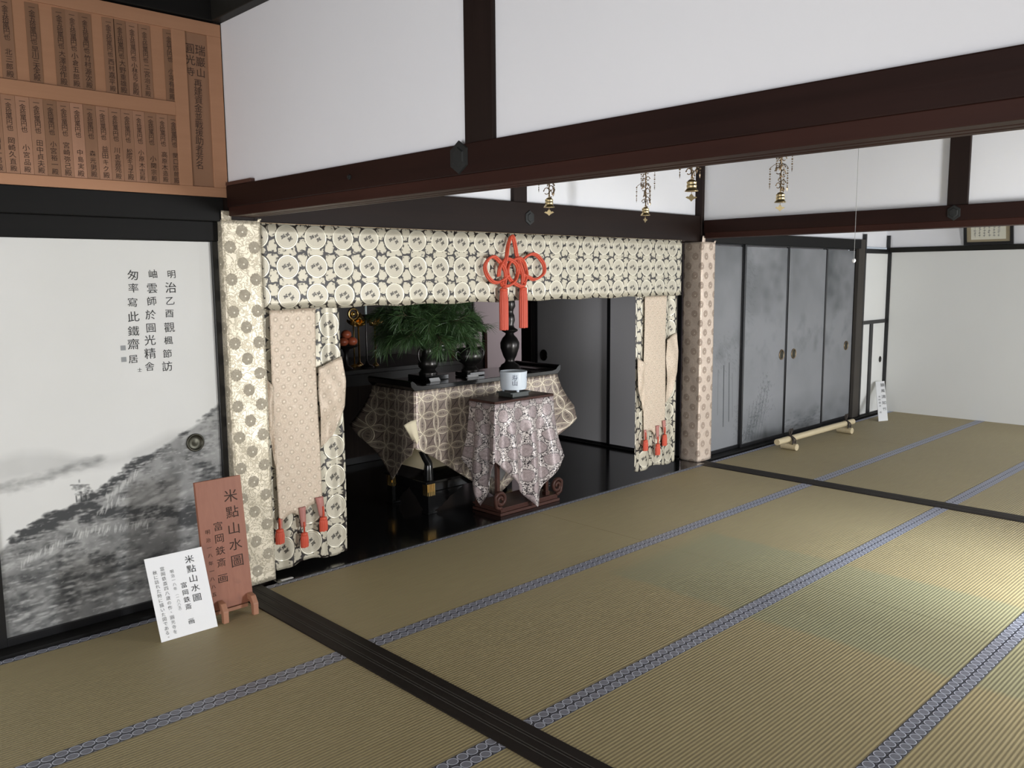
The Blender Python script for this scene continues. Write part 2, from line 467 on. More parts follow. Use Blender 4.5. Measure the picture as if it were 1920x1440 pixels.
def m_arab():
    # small table cloth: pale flower heads and curling scrolls on a dark mauve ground
    M = MatB('flower_scroll_brocade'); u, v, _ = M.coords('UV')
    p, q = 0.135, 0.170
    wob = (M.noise(M.vec(u, v, 3.0), 22, 2)-0.5)*0.030
    d = hyp(u.wrap(p)+wob, v.wrap(q)-wob).min(hyp((u+p/2).wrap(p)-wob, (v+q/2).wrap(q)+wob))
    fl = d.lt(0.042, 0.004); rim = band(d, 0.042, 0.0022, 0.002)
    n = M.noise(M.vec(u, v), 30, 0.6, 0.5, 2.2); n2 = M.noise(M.vec(u, v, 7.0), 44, 1, 0.5, 1.6)
    curl = band(n, 0.5, 0.060, 0.02).max(band(n2, 0.46, 0.045, 0.02))
    pet = M.noise(M.vec(u, v, 1.0), 70, 2, 0.6, 0.8)
    c = M.mix(curl, (0.030, 0.022, 0.024), (0.56, 0.50, 0.47))
    c = M.mix(fl*0.96, c, M.mix((pet*1.6-0.3).clamp(), (0.17, 0.130, 0.130), (0.42, 0.345, 0.335)))
    c = M.mix(rim*0.75, c, (0.055, 0.042, 0.045))
    M.link(c, 'Base Color'); M.bump(fl*0.5+curl*0.5+pet*0.3, 0.0014, 0.7)
    return M.done(0.42, 0.18, 0.5)
ARAB = m_arab()
LIN_CREAM = plain('cream_lining', (0.70, 0.62, 0.44), 0.7, 0, 0.05)
LIN_WHITE = plain('white_lining', (0.72, 0.71, 0.72), 0.7, 0, 0.05)
LIN_GOLD = plain("gold_lining", (0.66, 0.56, 0.38), 0.42, 0.25, 0.18, 25)
LIN_PINK = plain('faded_pink_ribbon', (0.42, 0.17, 0.14), 0.5, 0, 0.2, 30)

def m_thread(name, col, axis_scale):
    M = MatB(name); x, y, z = M.coords('Object')
    n = M.noise(M.vec(x*axis_scale[0], y*axis_scale[1], z*axis_scale[2]), 1.0, 2)
    M.link(M.mix(n, tuple(c*0.72 for c in col), tuple(min(1, c*1.2) for c in col)), 'Base Color')
    M.bump(n, 0.002, 0.8); M.b.inputs['Sheen Weight'].default_value = 0.1
    return M.done(0.55)
RED_CORD = m_thread('vermilion_cord', (0.60, 0.075, 0.030), (160, 160, 160))
RED_FRINGE = m_thread('vermilion_fringe', (0.58, 0.070, 0.028), (420, 420, 4))

def m_bamboo():
    M = MatB('dry_bamboo'); x, y, z = M.coords('Object')
    n = M.noise(M.vec(x*3, y*60, z*60), 1.0, 3)
    M.link(M.mix(n, (0.42, 0.34, 0.20), (0.66, 0.56, 0.37)), 'Base Color')
    return M.done(0.42, 0, 0.5)
BAMBOO = m_bamboo()

def m_signwood():
    M = MatB('reddish_board'); x, y, z = M.coords('world')
    n = M.noise(M.vec(x*40, y*40, z*2.5), 1.0, 4, 0.6, 0.6)
    st = M.noise(M.vec(x, y, z), 9, 3)
    c = M.mix(n, (0.235, 0.082, 0.045), (0.330, 0.130, 0.075))
    c = M.mix(st.gt(0.66, 0.1)*0.35*(z.lt(0.22, 0.15)), c, (0.12, 0.05, 0.035))
    M.link(c, 'Base Color'); M.bump(n, 0.0008, 0.5)
    return M.done(0.55)
SIGNWOOD = m_signwood()
BOARDWOOD = wood('donor_board_timber', (0.360, 0.185, 0.105), (0.470, 0.255, 0.152), 0, 0.6)
def slipwood(i, k):
    a = (0.275*k, 0.148*k, 0.090*k*(1+.15*(k-1))); b = (0.350*k, 0.198*k, 0.125*k*(1+.15*(k-1)))
    return wood('name_slip_timber_%d' % i, a, b, 2, 0.65)
SLIPS = [slipwood(i, k) for i, k in enumerate((0.80, 0.92, 1.05, 1.18, 1.32))]
ROSEWOOD = wood('dark_rosewood', (0.030, 0.014, 0.011), (0.075, 0.034, 0.026), 0, 0.32)

def m_porcelain():
    M = MatB('blue_white_porcelain'); x, y, z = M.coords('Object')
    n = M.noise(M.vec(x, y, z), 26, 3, 0.6, 0.8)
    sel = ((y.atan2(x)).wrap(2*math.pi)+0.55).abs().lt(0.55, 0.15)*n.gt(0.54, 0.05)
    c = M.mix(sel*0.75, (0.66, 0.72, 0.78), (0.10, 0.17, 0.36))
    M.link(c, 'Base Color')
    return M.done(0.10, 0, 0.6)
PORCELAIN = m_porcelain()
ASH = plain('burner_ash', (0.10, 0.095, 0.09), 0.95)
STONE_GREEN = plain('green_grey_stand', (0.045, 0.052, 0.048), 0.4)
ORANGE = plain('persimmon_skin', (0.42, 0.10, 0.045), 0.35, 0, 0.15, 12)
CANDLE = plain('candle_wax', (0.55, 0.62, 0.60), 0.4)
LEAF = None
def m_leaf():
    M = MatB('needle_leaf'); x, y, z = M.coords('Object')
    n = M.noise(M.vec(x, y, z), 18, 2)
    M.link(M.mix(n, (0.024, 0.060, 0.020), (0.070, 0.140, 0.042)), 'Base Color')
    return M.done(0.45, 0, 0.5)
LEAF = m_leaf()
TWIG = plain('twig_bark', (0.07, 0.055, 0.030), 0.8)

def m_painting(name, paper_a, paper_b, ink):
    M = MatB(name); x, y, z = M.coords('world')
    big = M.noise(M.vec(x, y, z), 1.6, 4); fib = M.noise(M.vec(x*120, y*120, z*600), 1.0, 2)
    c = M.mix((big*1.2-0.1).clamp(), paper_a, paper_b)
    a = M.attr('ink')
    c = M.mix(a.clamp(), c, ink)
    M.link(c, 'Base Color'); M.bump(fib, 0.0004, 0.3)
    return M.done(0.75, 0, 0.3)
PAINT_LEFT = m_painting('ink_landscape_paper', (0.66, 0.655, 0.62), (0.76, 0.755, 0.73), (0.030, 0.032, 0.034))
PAINT_RIGHT = m_painting('ink_bamboo_paper', (0.20, 0.206, 0.212), (0.27, 0.273, 0.285), (0.035, 0.042, 0.044))
GREY_PAPER = m_plaster('grey_door_paper', (0.52, 0.51, 0.52))
PLINTH = wood('old_panel', (0.02, 0.014, 0.012), (0.10, 0.075, 0.062), 2, 0.5, 2.0)

# ------------------------------------------------------------------ room shell
XL, XR, YF, CZ = -4.2, 7.82, -4.95, 2.95        # left wall, far right wall, front (garden) side, ceiling
MB().box(XL-.1, XR+.1, YF-.9, 0.30, -0.12, -0.045).build('floor', SILL_Y); struct(bpy.data.objects['floor'], 'dark timber subfloor carrying the tatami mats and sills', 'floor')
c = MB().box(XL-.1, XR+.1, YF-.9, 3.1, CZ, CZ+.06).build('ceiling', CEIL); struct(c, 'dark board ceiling over the three rooms', 'ceiling')
def wall(name, boxes, label, mat=PLASTER):
    m = MB()
    for b in boxes: m.box(*b)
    return struct(m.build(name, mat), label, 'wall')
ntrim = [0]
def trim(boxes, mat, label, cat='beam', bevel=0.004):
    m = MB(); ntrim[0] += 1
    for b in boxes: m.box(*b)
    return struct(m.build('trim_%d' % ntrim[0], mat, bevel=bevel), label, cat)

# plaster above the beams
wall('wall_back', [(XL, 0.0, 0.03, 0.10, 1.9, CZ), (0.0, 4.08, 0.03, 0.10, 1.90, CZ), (4.08, XR, 0.03, 0.10, 1.86, CZ)], 'white plaster band above the lintels of the back wall')
wall('wall_left', [(XL-.06, XL, YF, -4.7, -0.04, CZ), (XL-.06, XL, -1.3, 0.1, -0.04, CZ), (XL-.06, XL, -4.7, -1.3, 1.95, CZ)], 'white plaster wall at the left end of the rooms, out of view')
wall('wall_front', [(XL, XR, YF-.06, YF, 1.95, CZ), (XL, -3.7, YF-.06, YF, -0.04, 1.95), (-1.15, 2.40, YF-.06, YF, -0.04, 1.95), (3.02, 5.80, YF-.06, YF, -0.04, 1.95), (7.6, XR, YF-.06, YF, -0.04, 1.95)], 'white plaster wall of the garden side, out of view')
wall('wall_right', [(XR, XR+.06, YF, -4.4, -0.04, CZ), (XR, XR+.06, -4.4, -2.05, 1.95, CZ), (XR, XR+.06, -2.05, 0.1, 1.855, CZ)], 'white plaster wall at the far right, above the thin rail')
wall('wall_divider_near', [(-0.06, -0.01, YF, -0.02, 1.98, CZ)], 'white plaster panel above the heavy beam between left and middle room')
wall('wall_divider_far', [(4.03, 4.08, YF, -0.02, 1.98, CZ)], 'white plaster panel above the beam between middle and right room')

# posts
def post(x0, x1, y0, y1, z1, mat, label): return trim([(x0, x1, y0, y1, -0.04, z1)], mat, label, 'post')
post(-0.095, 0.07, -0.035, 0.12, CZ, WOOD_Z, 'dark corner post at the left end of the altar opening')
post(3.995, 4.16, -0.035, 0.13, CZ, WOOD_Z, 'dark post between altar opening and grey painted doors')
post(7.02, 7.17, -0.01, 0.10, 1.93, GREYWOOD_Z, 'grey weathered post between painted doors and white paper panels')
post(-0.10, 0.02, YF, YF+.12, CZ, WOOD_Z, 'dark post carrying the near beam on the garden side')
post(4.0, 4.12, YF, YF+.12, CZ, WOOD_Z, 'dark post carrying the far beam on the garden side')

# near beam (left / middle room): nageshi board over a grooved kamoi
def beam(x, label):
    o = trim([(x-.082, x-.035, YF, -0.054, 1.904, 2.005)], WOOD_Y, label)
    k = MB()
    k.box(x-.078, x-.024, YF, -0.064, 1.862, 1.9045).box(x-.014, x+.018, YF, -0.053, 1.862, 1.897).box(x+.028, x+.06, YF, -0.053, 1.862, 1.897).box(x-.055, x+.06, YF, -0.054, 1.876, 1.9045)
    k.box(x-.035, x+.045, YF, -0.054, 1.9045, 2.0)
    g = k.build('grooved_rail', RAIL_Y, o, bevel=0.002)
    return o
near = beam(0.0, 'heavy reddish brown beam running from the left altar post towards the camera')
MB().box(-0.084, -0.035, -0.30, -0.056, 2.0055, 2.022).build('patch_board', plain('reddish_patch', (.075, .030, .020), .6), near, bevel=.002)
far = beam(4.08, 'second dark beam between middle and right room')
def nailcover(p, r, nx, parent):
    # six sided nail cover with a raised centre
    m = MB(); ring = []
    for rr, h in ((1.0, 0.0), (0.94, 0.005), (0.62, 0.006), (0.54, 0.010), (0.0, 0.012)):
        ring.append((rr*r, h))
    n = 6; vs, fs = [], []
    for rr, h in ring[:-1]:
        for i in range(n):
            a = math.pi/6+math.pi*2*i/n + 0
            cy_, cz_ = rr*math.cos(a), rr*math.sin(a)*1.12
            vs.append((p[0]-h, p[1]+cy_, p[2]+cz_) if nx else (p[0]+cy_, p[1]-h, p[2]+cz_))
    for k in range(len(ring)-2):
        for i in range(n):
            j = (i+1) % n; fs.append((k*n+i, k*n+j, (k+1)*n+j, (k+1)*n+i))
    b = (len(ring)-2)*n; fs.append(tuple(b+i for i in range(n)))
    m.add(vs, fs)
    return m.build('nail_cover', NAIL, parent)
nailcover((-0.0825, -1.765, 1.962), 0.050, True, near)
nailcover((-0.0825, -1.11, 1.955), 0.010, True, near)
nailcover((3.997, -1.955, 1.955), 0.046, True, far)
# struts in the plaster above the beams
trim([(-0.075, 0.005, -1.925, -1.785, 2.0, CZ)], WOOD_Z, 'dark upright strut in the white plaster above the near beam', 'strut')
trim([(4.005, 4.085, -2.03, -1.905, 2.0, CZ)], WOOD_Z, 'dark upright strut in the white plaster above the far beam', 'strut')
trim([(1.90, 2.02, 0.0, 0.08, 2.03, CZ)], WOOD_Z, 'dark strut in the plaster above the altar opening', 'strut')
# beam over altar opening
bk = trim([(0.05, 4.0, -0.02, 0.09, 1.838, 2.043)], WOOD_X, 'dark lintel beam over the altar opening')
nailcover((2.02, -0.021, 1.945), 0.045, False, bk)
# left lintel: upper and lower board
trim([(XL, -0.095, -0.045, 0.09, 1.838, 1.950)], BLACK_X, 'black upper lintel board below the donor board')
trim([(XL, -0.105, -0.01, 0.09, 1.745, 1.8385)], BLACK_X, 'black door head rail above the painted landscape door')
# right lintel
trim([(4.16, 7.02, -0.03, 0.09, 1.83, 1.925)], BLACK_X, 'black head rail over the grey painted doors')
# ceiling mouldings
trim([(XL, -0.06, -0.055, 0.03, 2.755, 2.86)], BLACK_X, 'black ceiling moulding above the donor board', 'moulding')
trim([(-0.115, -0.06, YF, -0.055, 2.755, 2.86)], BLACK_Y, 'black ceiling moulding along the near white plaster', 'moulding')
trim([(XL, -0.115, -2.2-k*.45, -2.16-k*.45, 2.90, CZ) for k in range(-4, 9)], BLACK_X, 'ceiling battens of the left room', 'batten')
# sills in the floor
def sill(x0, x1, label):
    m = MB().box(x0, x1, YF, -0.02, -0.045, 0.004)
    ntrim[0] += 1; o = struct(m.build('trim_%d' % ntrim[0], SILL_Y, bevel=0.003), label, 'sill')
    g = MB()
    for gx in (0.30, 0.38, 0.62, 0.70): g.box(x0+(x1-x0)*gx-.002, x0+(x1-x0)*gx+.002, YF, -0.06, 0.0025, 0.0052)
    g.build('track_line', GREYWOOD_Z, o)
    return o
sill(-0.158, 0.0, 'dark wooden sill on the floor between left and middle room')
sill(3.93, 4.09, 'dark wooden sill on the floor between middle and right room')
trim([(0.07, 3.995, -0.115, 0.09, -0.045, 0.006)], LACQUER, 'black lacquered sill board in front of the altar floor', 'sill', 0.003)
trim([(XL, -0.158, -0.085, 0.09, -0.045, 0.012)], BLACK_X, 'black door track below the painted landscape door', 'sill', 0.003)
trim([(4.09, 7.82, -0.055, 0.09, -0.045, 0.010)], BLACK_X, 'black door track below the grey painted doors', 'sill', 0.003)

# altar room behind the opening
o = MB().box(-0.05, 4.1, 0.09, 3.1, -0.05, 0.004).build('floor_altar', LACQUER); struct(o, 'shiny black lacquered floor of the altar room', 'floor')
wall('wall_altar_back', [(-0.05, 3.95, 3.0, 3.08, 0.0, CZ)], 'dark timber wall behind the altar platform', LACQUER_DULL)
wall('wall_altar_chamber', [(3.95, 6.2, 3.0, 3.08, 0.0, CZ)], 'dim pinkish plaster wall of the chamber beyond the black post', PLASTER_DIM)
wall('wall_altar_left', [(-0.06, 0.0, 0.13, 3.0, 0.0, CZ)], 'dark timber wall on the left of the altar room', LACQUER_DULL)
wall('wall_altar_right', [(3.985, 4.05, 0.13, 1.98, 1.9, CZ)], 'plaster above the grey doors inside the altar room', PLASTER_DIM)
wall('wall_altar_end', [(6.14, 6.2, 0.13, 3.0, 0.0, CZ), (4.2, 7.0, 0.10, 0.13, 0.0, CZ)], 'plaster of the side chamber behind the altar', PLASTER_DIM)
o = MB().box(4.1, 6.2, 0.13, 3.1, -0.05, 0.004).build('floor_side', LACQUER); struct(o, 'dark floor of the chamber beside the altar', 'floor')
trim([(3.93, 4.06, 0.13, 1.98, 1.83, 1.92)], WOOD_Y, 'dark lintel over the grey doors inside the altar room')
trim([(3.94, 4.08, 1.86, 2.0, 0.0, CZ)], LACQUER_DULL, 'black post at the back end of the grey altar room doors', 'post')
trim([(3.955, 4.05, 0.13, 1.86, 0.004, 0.018)], LACQUER, 'black track below the grey doors in the altar room', 'sill')

# ------------------------------------------------------------------ paintings (drawn with soft dabs on a point grid)
class Ink:
    def __init__(s, x0, x1, z0, z1, nx, nz):
        s.x0, s.x1, s.z0, s.z1 = x0, x1, z0, z1
        s.X, s.Z = np.meshgrid(np.linspace(x0, x1, nx+1), np.linspace(z0, z1, nz+1)); s.a = np.zeros_like(s.X); s.nx, s.nz = nx, nz
    def dab(s, x, z, rx, rz, d, ang=0.0, soft=1.0, to=None):
        R = max(rx, rz)*1.6
        i0, i1 = np.searchsorted(s.X[0], (x-R, x+R)); j0, j1 = np.searchsorted(s.Z[:, 0], (z-R, z+R))
        if i1 <= i0 or j1 <= j0: return
        X, Z = s.X[j0:j1, i0:i1]-x, s.Z[j0:j1, i0:i1]-z
        c, q = math.cos(ang), math.sin(ang); A, B = (X*c+Z*q)/rx, (-X*q+Z*c)/rz
        r = np.sqrt(A*A+B*B); m = np.clip((1.15-r)/(0.5*soft), 0, 1)
        a = s.a[j0:j1, i0:i1]
        if to is None: a += (1-a)*m*d
        else: a += (to-a)*m*d
    def stroke(s, pts, r, d):
        for (xa, za), (xb, zb) in zip(pts[:-1], pts[1:]):
            n = max(1, int(math.hypot(xb-xa, zb-za)/(r*0.7)))
            for k in range(n): s.dab(xa+(xb-xa)*k/n, za+(zb-za)*k/n, r, r, d, 0, 0.8)
    def noise(s, sc, seed):
        r = np.random.default_rng(seed); out = np.zeros_like(s.X); amp = 1.0; tot = 0
        for o in range(4):
            g = r.random((64, 64)); x, z = (s.X*sc*2**o) % 63, (s.Z*sc*2**o) % 63
            i, j = x.astype(int), z.astype(int); fx, fz = x-i, z-j; fx, fz = fx*fx*(3-2*fx), fz*fz*(3-2*fz)
            out += amp*((g[j, i]*(1-fx)+g[j, i+1]*fx)*(1-fz)+(g[j+1, i]*(1-fx)+g[j+1, i+1]*fx)*fz); tot += amp; amp *= .5
        return out/tot
    def build(s, name, mat, y, parent):
        v = np.stack([s.X.ravel(), np.full(s.X.size, y), s.Z.ravel()], 1)
        n = s.nx+1; idx = (np.arange(s.nz)[:, None]*n+np.arange(s.nx)[None, :]).ravel()
        f = np.stack([idx, idx+1, idx+1+n, idx+n], 1)
        me = bpy.data.meshes.new(name); me.from_pydata(v.tolist(), [], f.tolist()); me.materials.append(mat)
        at = me.attributes.new('ink', 'FLOAT', 'POINT'); at.data.foreach_set('value', s.a.ravel().astype(np.float32))
        o = bpy.data.objects.new(name, me); COL.objects.link(o); o.parent = parent
        return o

def door_frame(mb, x0, x1, z0, z1, y0, y1, wd, wb, wt):
    mb.box(x0, x0+wd, y0, y1, z0, z1).box(x1-wd, x1, y0, y1, z0, z1).box(x0+wd, x1-wd, y0, y1, z0, z0+wb).box(x0+wd, x1-wd, y0, y1, z1-wt, z1)

def round_pull(p, r, parent, mat=PULL_DARK, sx=1.0, facing='y', ring=FRAME_BLACK):
    """recessed round finger pull: raised ring with a sunken dish"""
    prof = [(1.0, 0.0), (1.0, 0.006), (0.88, 0.008), (0.78, 0.004), (0.70, 0.0015), (0.35, 0.002), (0.2, 0.0035)]
    def mk(pr, cap):
        v, f = [], []; n = 28
        for rr, h in pr:
            for i in range(n):
                a = 2*math.pi*i/n; e, q = rr*r*sx*math.cos(a), rr*r*math.sin(a)
                v.append((p[0]+e, p[1]-h, p[2]+q) if facing == 'y' else (p[0]-h, p[1]+e, p[2]+q))
        for k in range(len(pr)-1):
            for i in range(n):
                j = (i+1) % n; f.append((k*n+i, k*n+j, (k+1)*n+j, (k+1)*n+i))
        if cap: f.append(tuple((len(pr)-1)*n+i for i in range(n)))
        return MB().add(v, f)
    h = mk(prof[:4], False).build('finger_pull', ring if ring else mat, parent, smooth=True)
    mk(prof[3:], True).build('pull_dish', mat, h, smooth=True)
    return h

# painted landscape door on the left
d1 = thing('door_1', 'sliding door with an ink landscape of a wooded slope and three columns of brush writing', 'door', (0, 0, 0)); d1['kind'] = 'structure'
m = MB(); door_frame(m, -1.175, -0.108, 0.012, 1.745, 0.0, 0.03, 0.036, 0.035, 0.004); m.build('frame', FRAME_BLACK, d1, bevel=0.003)
I = Ink(-1.142, -0.14, 0.045, 1.742, 300, 520)
def zr(x):   # outline of the wooded slope
    return np.interp(x, [-1.15, -1.05, -0.97, -0.80, -0.70, -0.57, -0.46, -0.36, -0.27, -0.19, -0.13], [0.42, 0.50, 0.535, 0.575, 0.63, 0.715, 0.76, 0.815, 0.86, 0.915, 0.96])
n1, n2 = I.noise(5, 1), I.noise(16, 2)
below = zr(I.X)+0.02*(n2-.5)-I.Z
hill = np.clip(below/0.02+0.3, 0, 1)
depth = np.clip((zr(I.X)-I.Z)/0.5, 0, 1)
I.a += hill*(0.60+0.18*(n1-.5)*2+0.14*(n2-.5)*2 + 0.10*depth)
# far hills and the shore line across the water
far_h = np.interp(I.X, [-1.15, -1.02, -0.92, -0.80, -0.70, -0.60, -0.52, -0.40], [0.84, 0.865, 0.85, 0.80, 0.785, 0.79, 0.82, 0.86])
fz = far_h + 0.02*(n1-.5) - I.Z
I.a += np.clip(fz/0.05, 0, 1)*np.clip((I.Z-0.69-0.02*n2)/0.05, 0, 1)*(1-hill)*(0.20+0.2*(n1-.5))
for k in range(320):
    x = random.uniform(-1.14, -0.70); z = np.interp(x, [-1.14, -1.0, -0.85, -0.72], [0.70, 0.708, 0.735, 0.755])+random.gauss(0, 0.014)
    I.dab(x, z, random.uniform(.012, .034), random.uniform(.006, .013), random.uniform(.02, .07))
def tree(x, z, s, d):
    """a leafy head: layered soft ellipses, darkest along its upper rim"""
    for q in range(10):
        a = random.uniform(0, math.pi*2); r = random.random()**.5
        I.dab(x+math.cos(a)*r*s, z+math.sin(a)*r*s*.50, s*random.uniform(.30, .52), s*random.uniform(.20, .34), d*random.uniform(.35, .8), random.uniform(-.2, .35))
    for q in range(5): I.dab(x+random.uniform(-.8, .8)*s, z+s*.30-random.random()*s*.1, s*.30, s*.13, d*.8, random.uniform(-.1, .3))
    for q in range(4): I.dab(x+random.uniform(-.7, .7)*s, z-s*.50, s*.34, s*.11, .30, 0, 1.2, .34)
for k in range(300):                           # mottled body of the wood, back to front
    t = k/299; x = random.uniform(-1.15, -0.12); zt = float(zr(x)); z = zt-.02-(zt-.06)*min(.98, t*random.uniform(.7, 1.15))
    tree(x, z, random.uniform(.020, .038)+.012*t, random.uniform(.08, .26))
for k in range(34):                            # heads along the ridge
    t = k/33; x = -1.08+0.56*t+random.gauss(0, .008); tree(x, float(zr(x))-.014+random.gauss(0, .007), random.uniform(.026, .042), .62)
for k in range(22):
    x = random.uniform(-0.52, -0.13); tree(x, float(zr(x))-.012, random.uniform(.018, .028), .26)
for (x0, z0, x1, z1, n, s_, d) in ((-1.05, .47, -.74, .56, 16, .038, .60), (-.80, .50, -.55, .50, 14, .036, .62), (-.62, .475, -.40, .46, 10, .030, .45), (-.48, .46, -.20, .42, 14, .036, .52), (-.35, .40, -.16, .36, 14, .045, .55), (-.76, .31, -.64, .28, 7, .028, .45), (-.90, .24, -.2, .20, 26, .05, .22), (-.60, .70, -.50, .73, 7, .026, .50), (-.26, .70, -.18, .52, 12, .040, .32), (-.98, .16, -.3, .12, 22, .05, .20)):
    for k in range(n):
        t = k/(n-1); tree(x0+(x1-x0)*t+random.gauss(0, .012), z0+(z1-z0)*t+random.gauss(0, .012), s_*random.uniform(.8, 1.2), d)
# pale trunks and drifts of mist between the tree rows
for (x0, z0, x1, z1, n) in ((-.70, .575, -.55, .665, 22), (-.74, .52, -.62, .56, 16), (-.84, .435, -.52, .425, 34), (-1.06, .36, -.88, .42, 24)):
    for k in range(n):
        t = k/(n-1); I.dab(x0+(x1-x0)*t+random.gauss(0, .004), z0+(z1-z0)*t+random.gauss(0, .006), .0030, random.uniform(.012, .024), random.uniform(.25, .6), random.uniform(-.45, -.1), 1.0, 0.10)
for (cx, cz, sx, sz) in ((-0.48, .57, .09, .035), (-0.50, .53, .10, .02), (-0.98, .37, .10, .02), (-1.05, .12, .08, .05)):
    for k in range(26): I.dab(cx+random.gauss(0, sx), cz+random.gauss(0, sz), .030, .010, .20, 0.3, 1.2, 0.20)
for k in range(900):
    x = random.uniform(-1.14, -.14); z = random.uniform(.05, float(zr(x))-.02); I.dab(x, z, random.uniform(.004, .010), random.uniform(.002, .004), random.uniform(.10, .30), random.uniform(-.3, .6), 1.0, random.choice((.25, .85)))
# small pavilion by the water
for k in range(60):                            # roof, then ridge, posts and deck
    t = random.random(); w_ = random.random()
    I.dab(-0.845+0.082*t+0.020*w_, 0.652-0.016*t-0.036*w_+.010*(1-w_), .0070, .0055, .34, -.3)
for k in range(14): I.dab(-0.842+0.074*k/13, 0.664-0.012*k/13, .005, .0035, .55)
for x in (-0.824, -0.804, -0.784, -0.764): I.stroke([(x, .612), (x+.002, .580)], .0032, .5)
for k in range(12): I.dab(-0.835+.07*k/11, .578-.006*k/11, .007, .0035, .4)
I.dab(-0.806, 0.676, .004, .009, .6); I.a = np.clip(I.a, 0, 0.95)
pp = I.build('painted_panel', PAINT_LEFT, 0.0145, d1)
t = MB()
column(t, '明治乙酉觀楓節訪', (-0.342, 0.0145, 1.588), (1, 0, 0), (0, 0, 1), 0.047, 0.0615, -0.10, 0.16, 1.05)
column(t, '岫雲師於圓光精舎', (-0.427, 0.0145, 1.588), (1, 0, 0), (0, 0, 1), 0.047, 0.0610, -0.10, 0.16, 1.05)
column(t, '匆率寫此鐵齋居', (-0.517, 0.0145, 1.588), (1, 0, 0), (0, 0, 1), 0.049, 0.0640, -0.05, 0.16, 1.1)
column(t, '士', (-0.513, 0.0145, 1.150), (1, 0, 0), (0, 0, 1), 0.020, 0.06, 0, 0.1)
t.build('brush_writing', INK_SOFT, pp)
t = MB()
for z in (1.256, 1.203):
    t.box(-0.592, -0.570, 0.0128, 0.0140, z-.011, z+.011)
t.build('seal_stamp', SEAL, pp)
round_pull((-0.272, 0.0135, 0.775), 0.044, d1, PULL_DARK, 1.0, 'y', PULL_DARK)
d2 = thing('door_2', 'dark edge of the next sliding door at the left margin, mostly out of view', 'door'); d2['kind'] = 'structure'
m = MB(); door_frame(m, -2.20, -1.165, 0.012, 1.745, 0.034, 0.062, 0.036, 0.035, 0.03); m.build('frame', FRAME_BLACK, d2)
MB().box(-2.165, -1.20, 0.045, 0.052, 0.045, 1.716).build('panel', PAPER_WHITE, d2)

# grey painted doors on the right (four leaves)
edges = [4.02, 4.757, 5.53, 6.315, 7.03]
def bamboo_ink(k, x0, x1):
    I = Ink(x0, x1, 0.04, 1.81, *((200, 440) if k < 2 else (100, 230))); W = x1-x0
    a, b = I.noise(2.2, 20+k), I.noise(7, 40+k)
    top = np.clip((I.Z-1.05)/0.75, 0, 1)*np.clip(a*1.8-.45, 0, 1)
    low = np.clip((0.42-I.Z)/0.42, 0, 1)*np.clip(a*1.5-.25, 0, 1)
    mid = np.exp(-((I.Z-0.95)/0.25)**2)*np.clip(b*1.6-.75, 0, 1)
    I.a += [0.65, 1.0, .55, 1.1][k]*top + [.20, .8, .85, .75][k]*low + .6*mid
    if k == 0:
        for (x, xb, z0, z1, d) in ((4.49, 4.500, .235, .78, .65), (4.575, 4.590, .27, .80, .45), (4.40, 4.405, .35, .75, .12), (4.63, 4.65, .3, .7, .10)):
            I.stroke([(xb, z0), ((x+xb)/2, (z0+z1)/2), (x, z1)], 0.007, d)
        for q in range(170):
            I.dab(4.50+random.gauss(0, .14), 0.86+random.gauss(0, .10), random.uniform(.010, .028), .004, random.uniform(.06, .20), random.uniform(-1.2, -.3))
        for q in range(60): I.dab(4.72+random.gauss(0, .03), random.uniform(.1, .4), .018, .003, .25, random.uniform(-1.2, 1.2))
    if k == 1:
        for q in range(620):
            t = random.random(); I.dab(4.82+.42*t+random.gauss(0, .05), .08+.40*t*random.random()+random.gauss(0, .03)+.2*t, random.uniform(.008, .022), .0032, random.uniform(.12, .50), random.choice((-1, 1))*random.uniform(.2, 1.5))
        for q in range(120): I.dab(4.86+random.gauss(0, .05), 1.5+random.gauss(0, .18), .03, .006, random.uniform(.04, .12), random.uniform(-1, 0))
        for q in range(6): I.stroke([(4.85+.05*q, .06), (4.9+.07*q, .38+.04*q)], .003, .3)
    if k == 2:
        for q in range(90): I.dab(random.uniform(x0, x1), 0.10+random.gauss(0, .05), random.uniform(.02, .05), .008, random.uniform(.1, .3))
    for (cx, cz, sx, sz, n, d) in ([], [(5.15, 1.55, .20, .16, 26, .13), (5.40, 1.45, .08, .12, 12, .12), (5.2, .10, .22, .05, 14, .10)], [(6.0, .12, .22, .07, 18, .12), (5.66, 1.62, .06, .12, 8, .08)], [(6.70, 1.52, .18, .15, 30, .14), (6.62, 1.25, .12, .08, 12, .10), (6.70, .12, .22, .08, 14, .10)])[k]:
        for q in range(n): I.dab(cx+random.gauss(0, sx), cz+random.gauss(0, sz), random.uniform(.06, .13), random.uniform(.04, .09), d, random.uniform(-.4, .4), 2.2)
    I.a = np.clip(I.a, 0, .85)
    return I
pulls = {1: [(5.455, 0.808)], 2: [(5.69, 0.802)], 3: [(6.885, 0.806)]}
names = ['grey sliding door painted with tall thin bamboo stems, beside the brocade pillar', 'grey sliding door painted with a spray of bamboo leaves at its foot', 'grey sliding door with pale misty ground and a pull near its left edge', 'grey sliding door farthest right with dark wash at its top and a pull near its right edge']
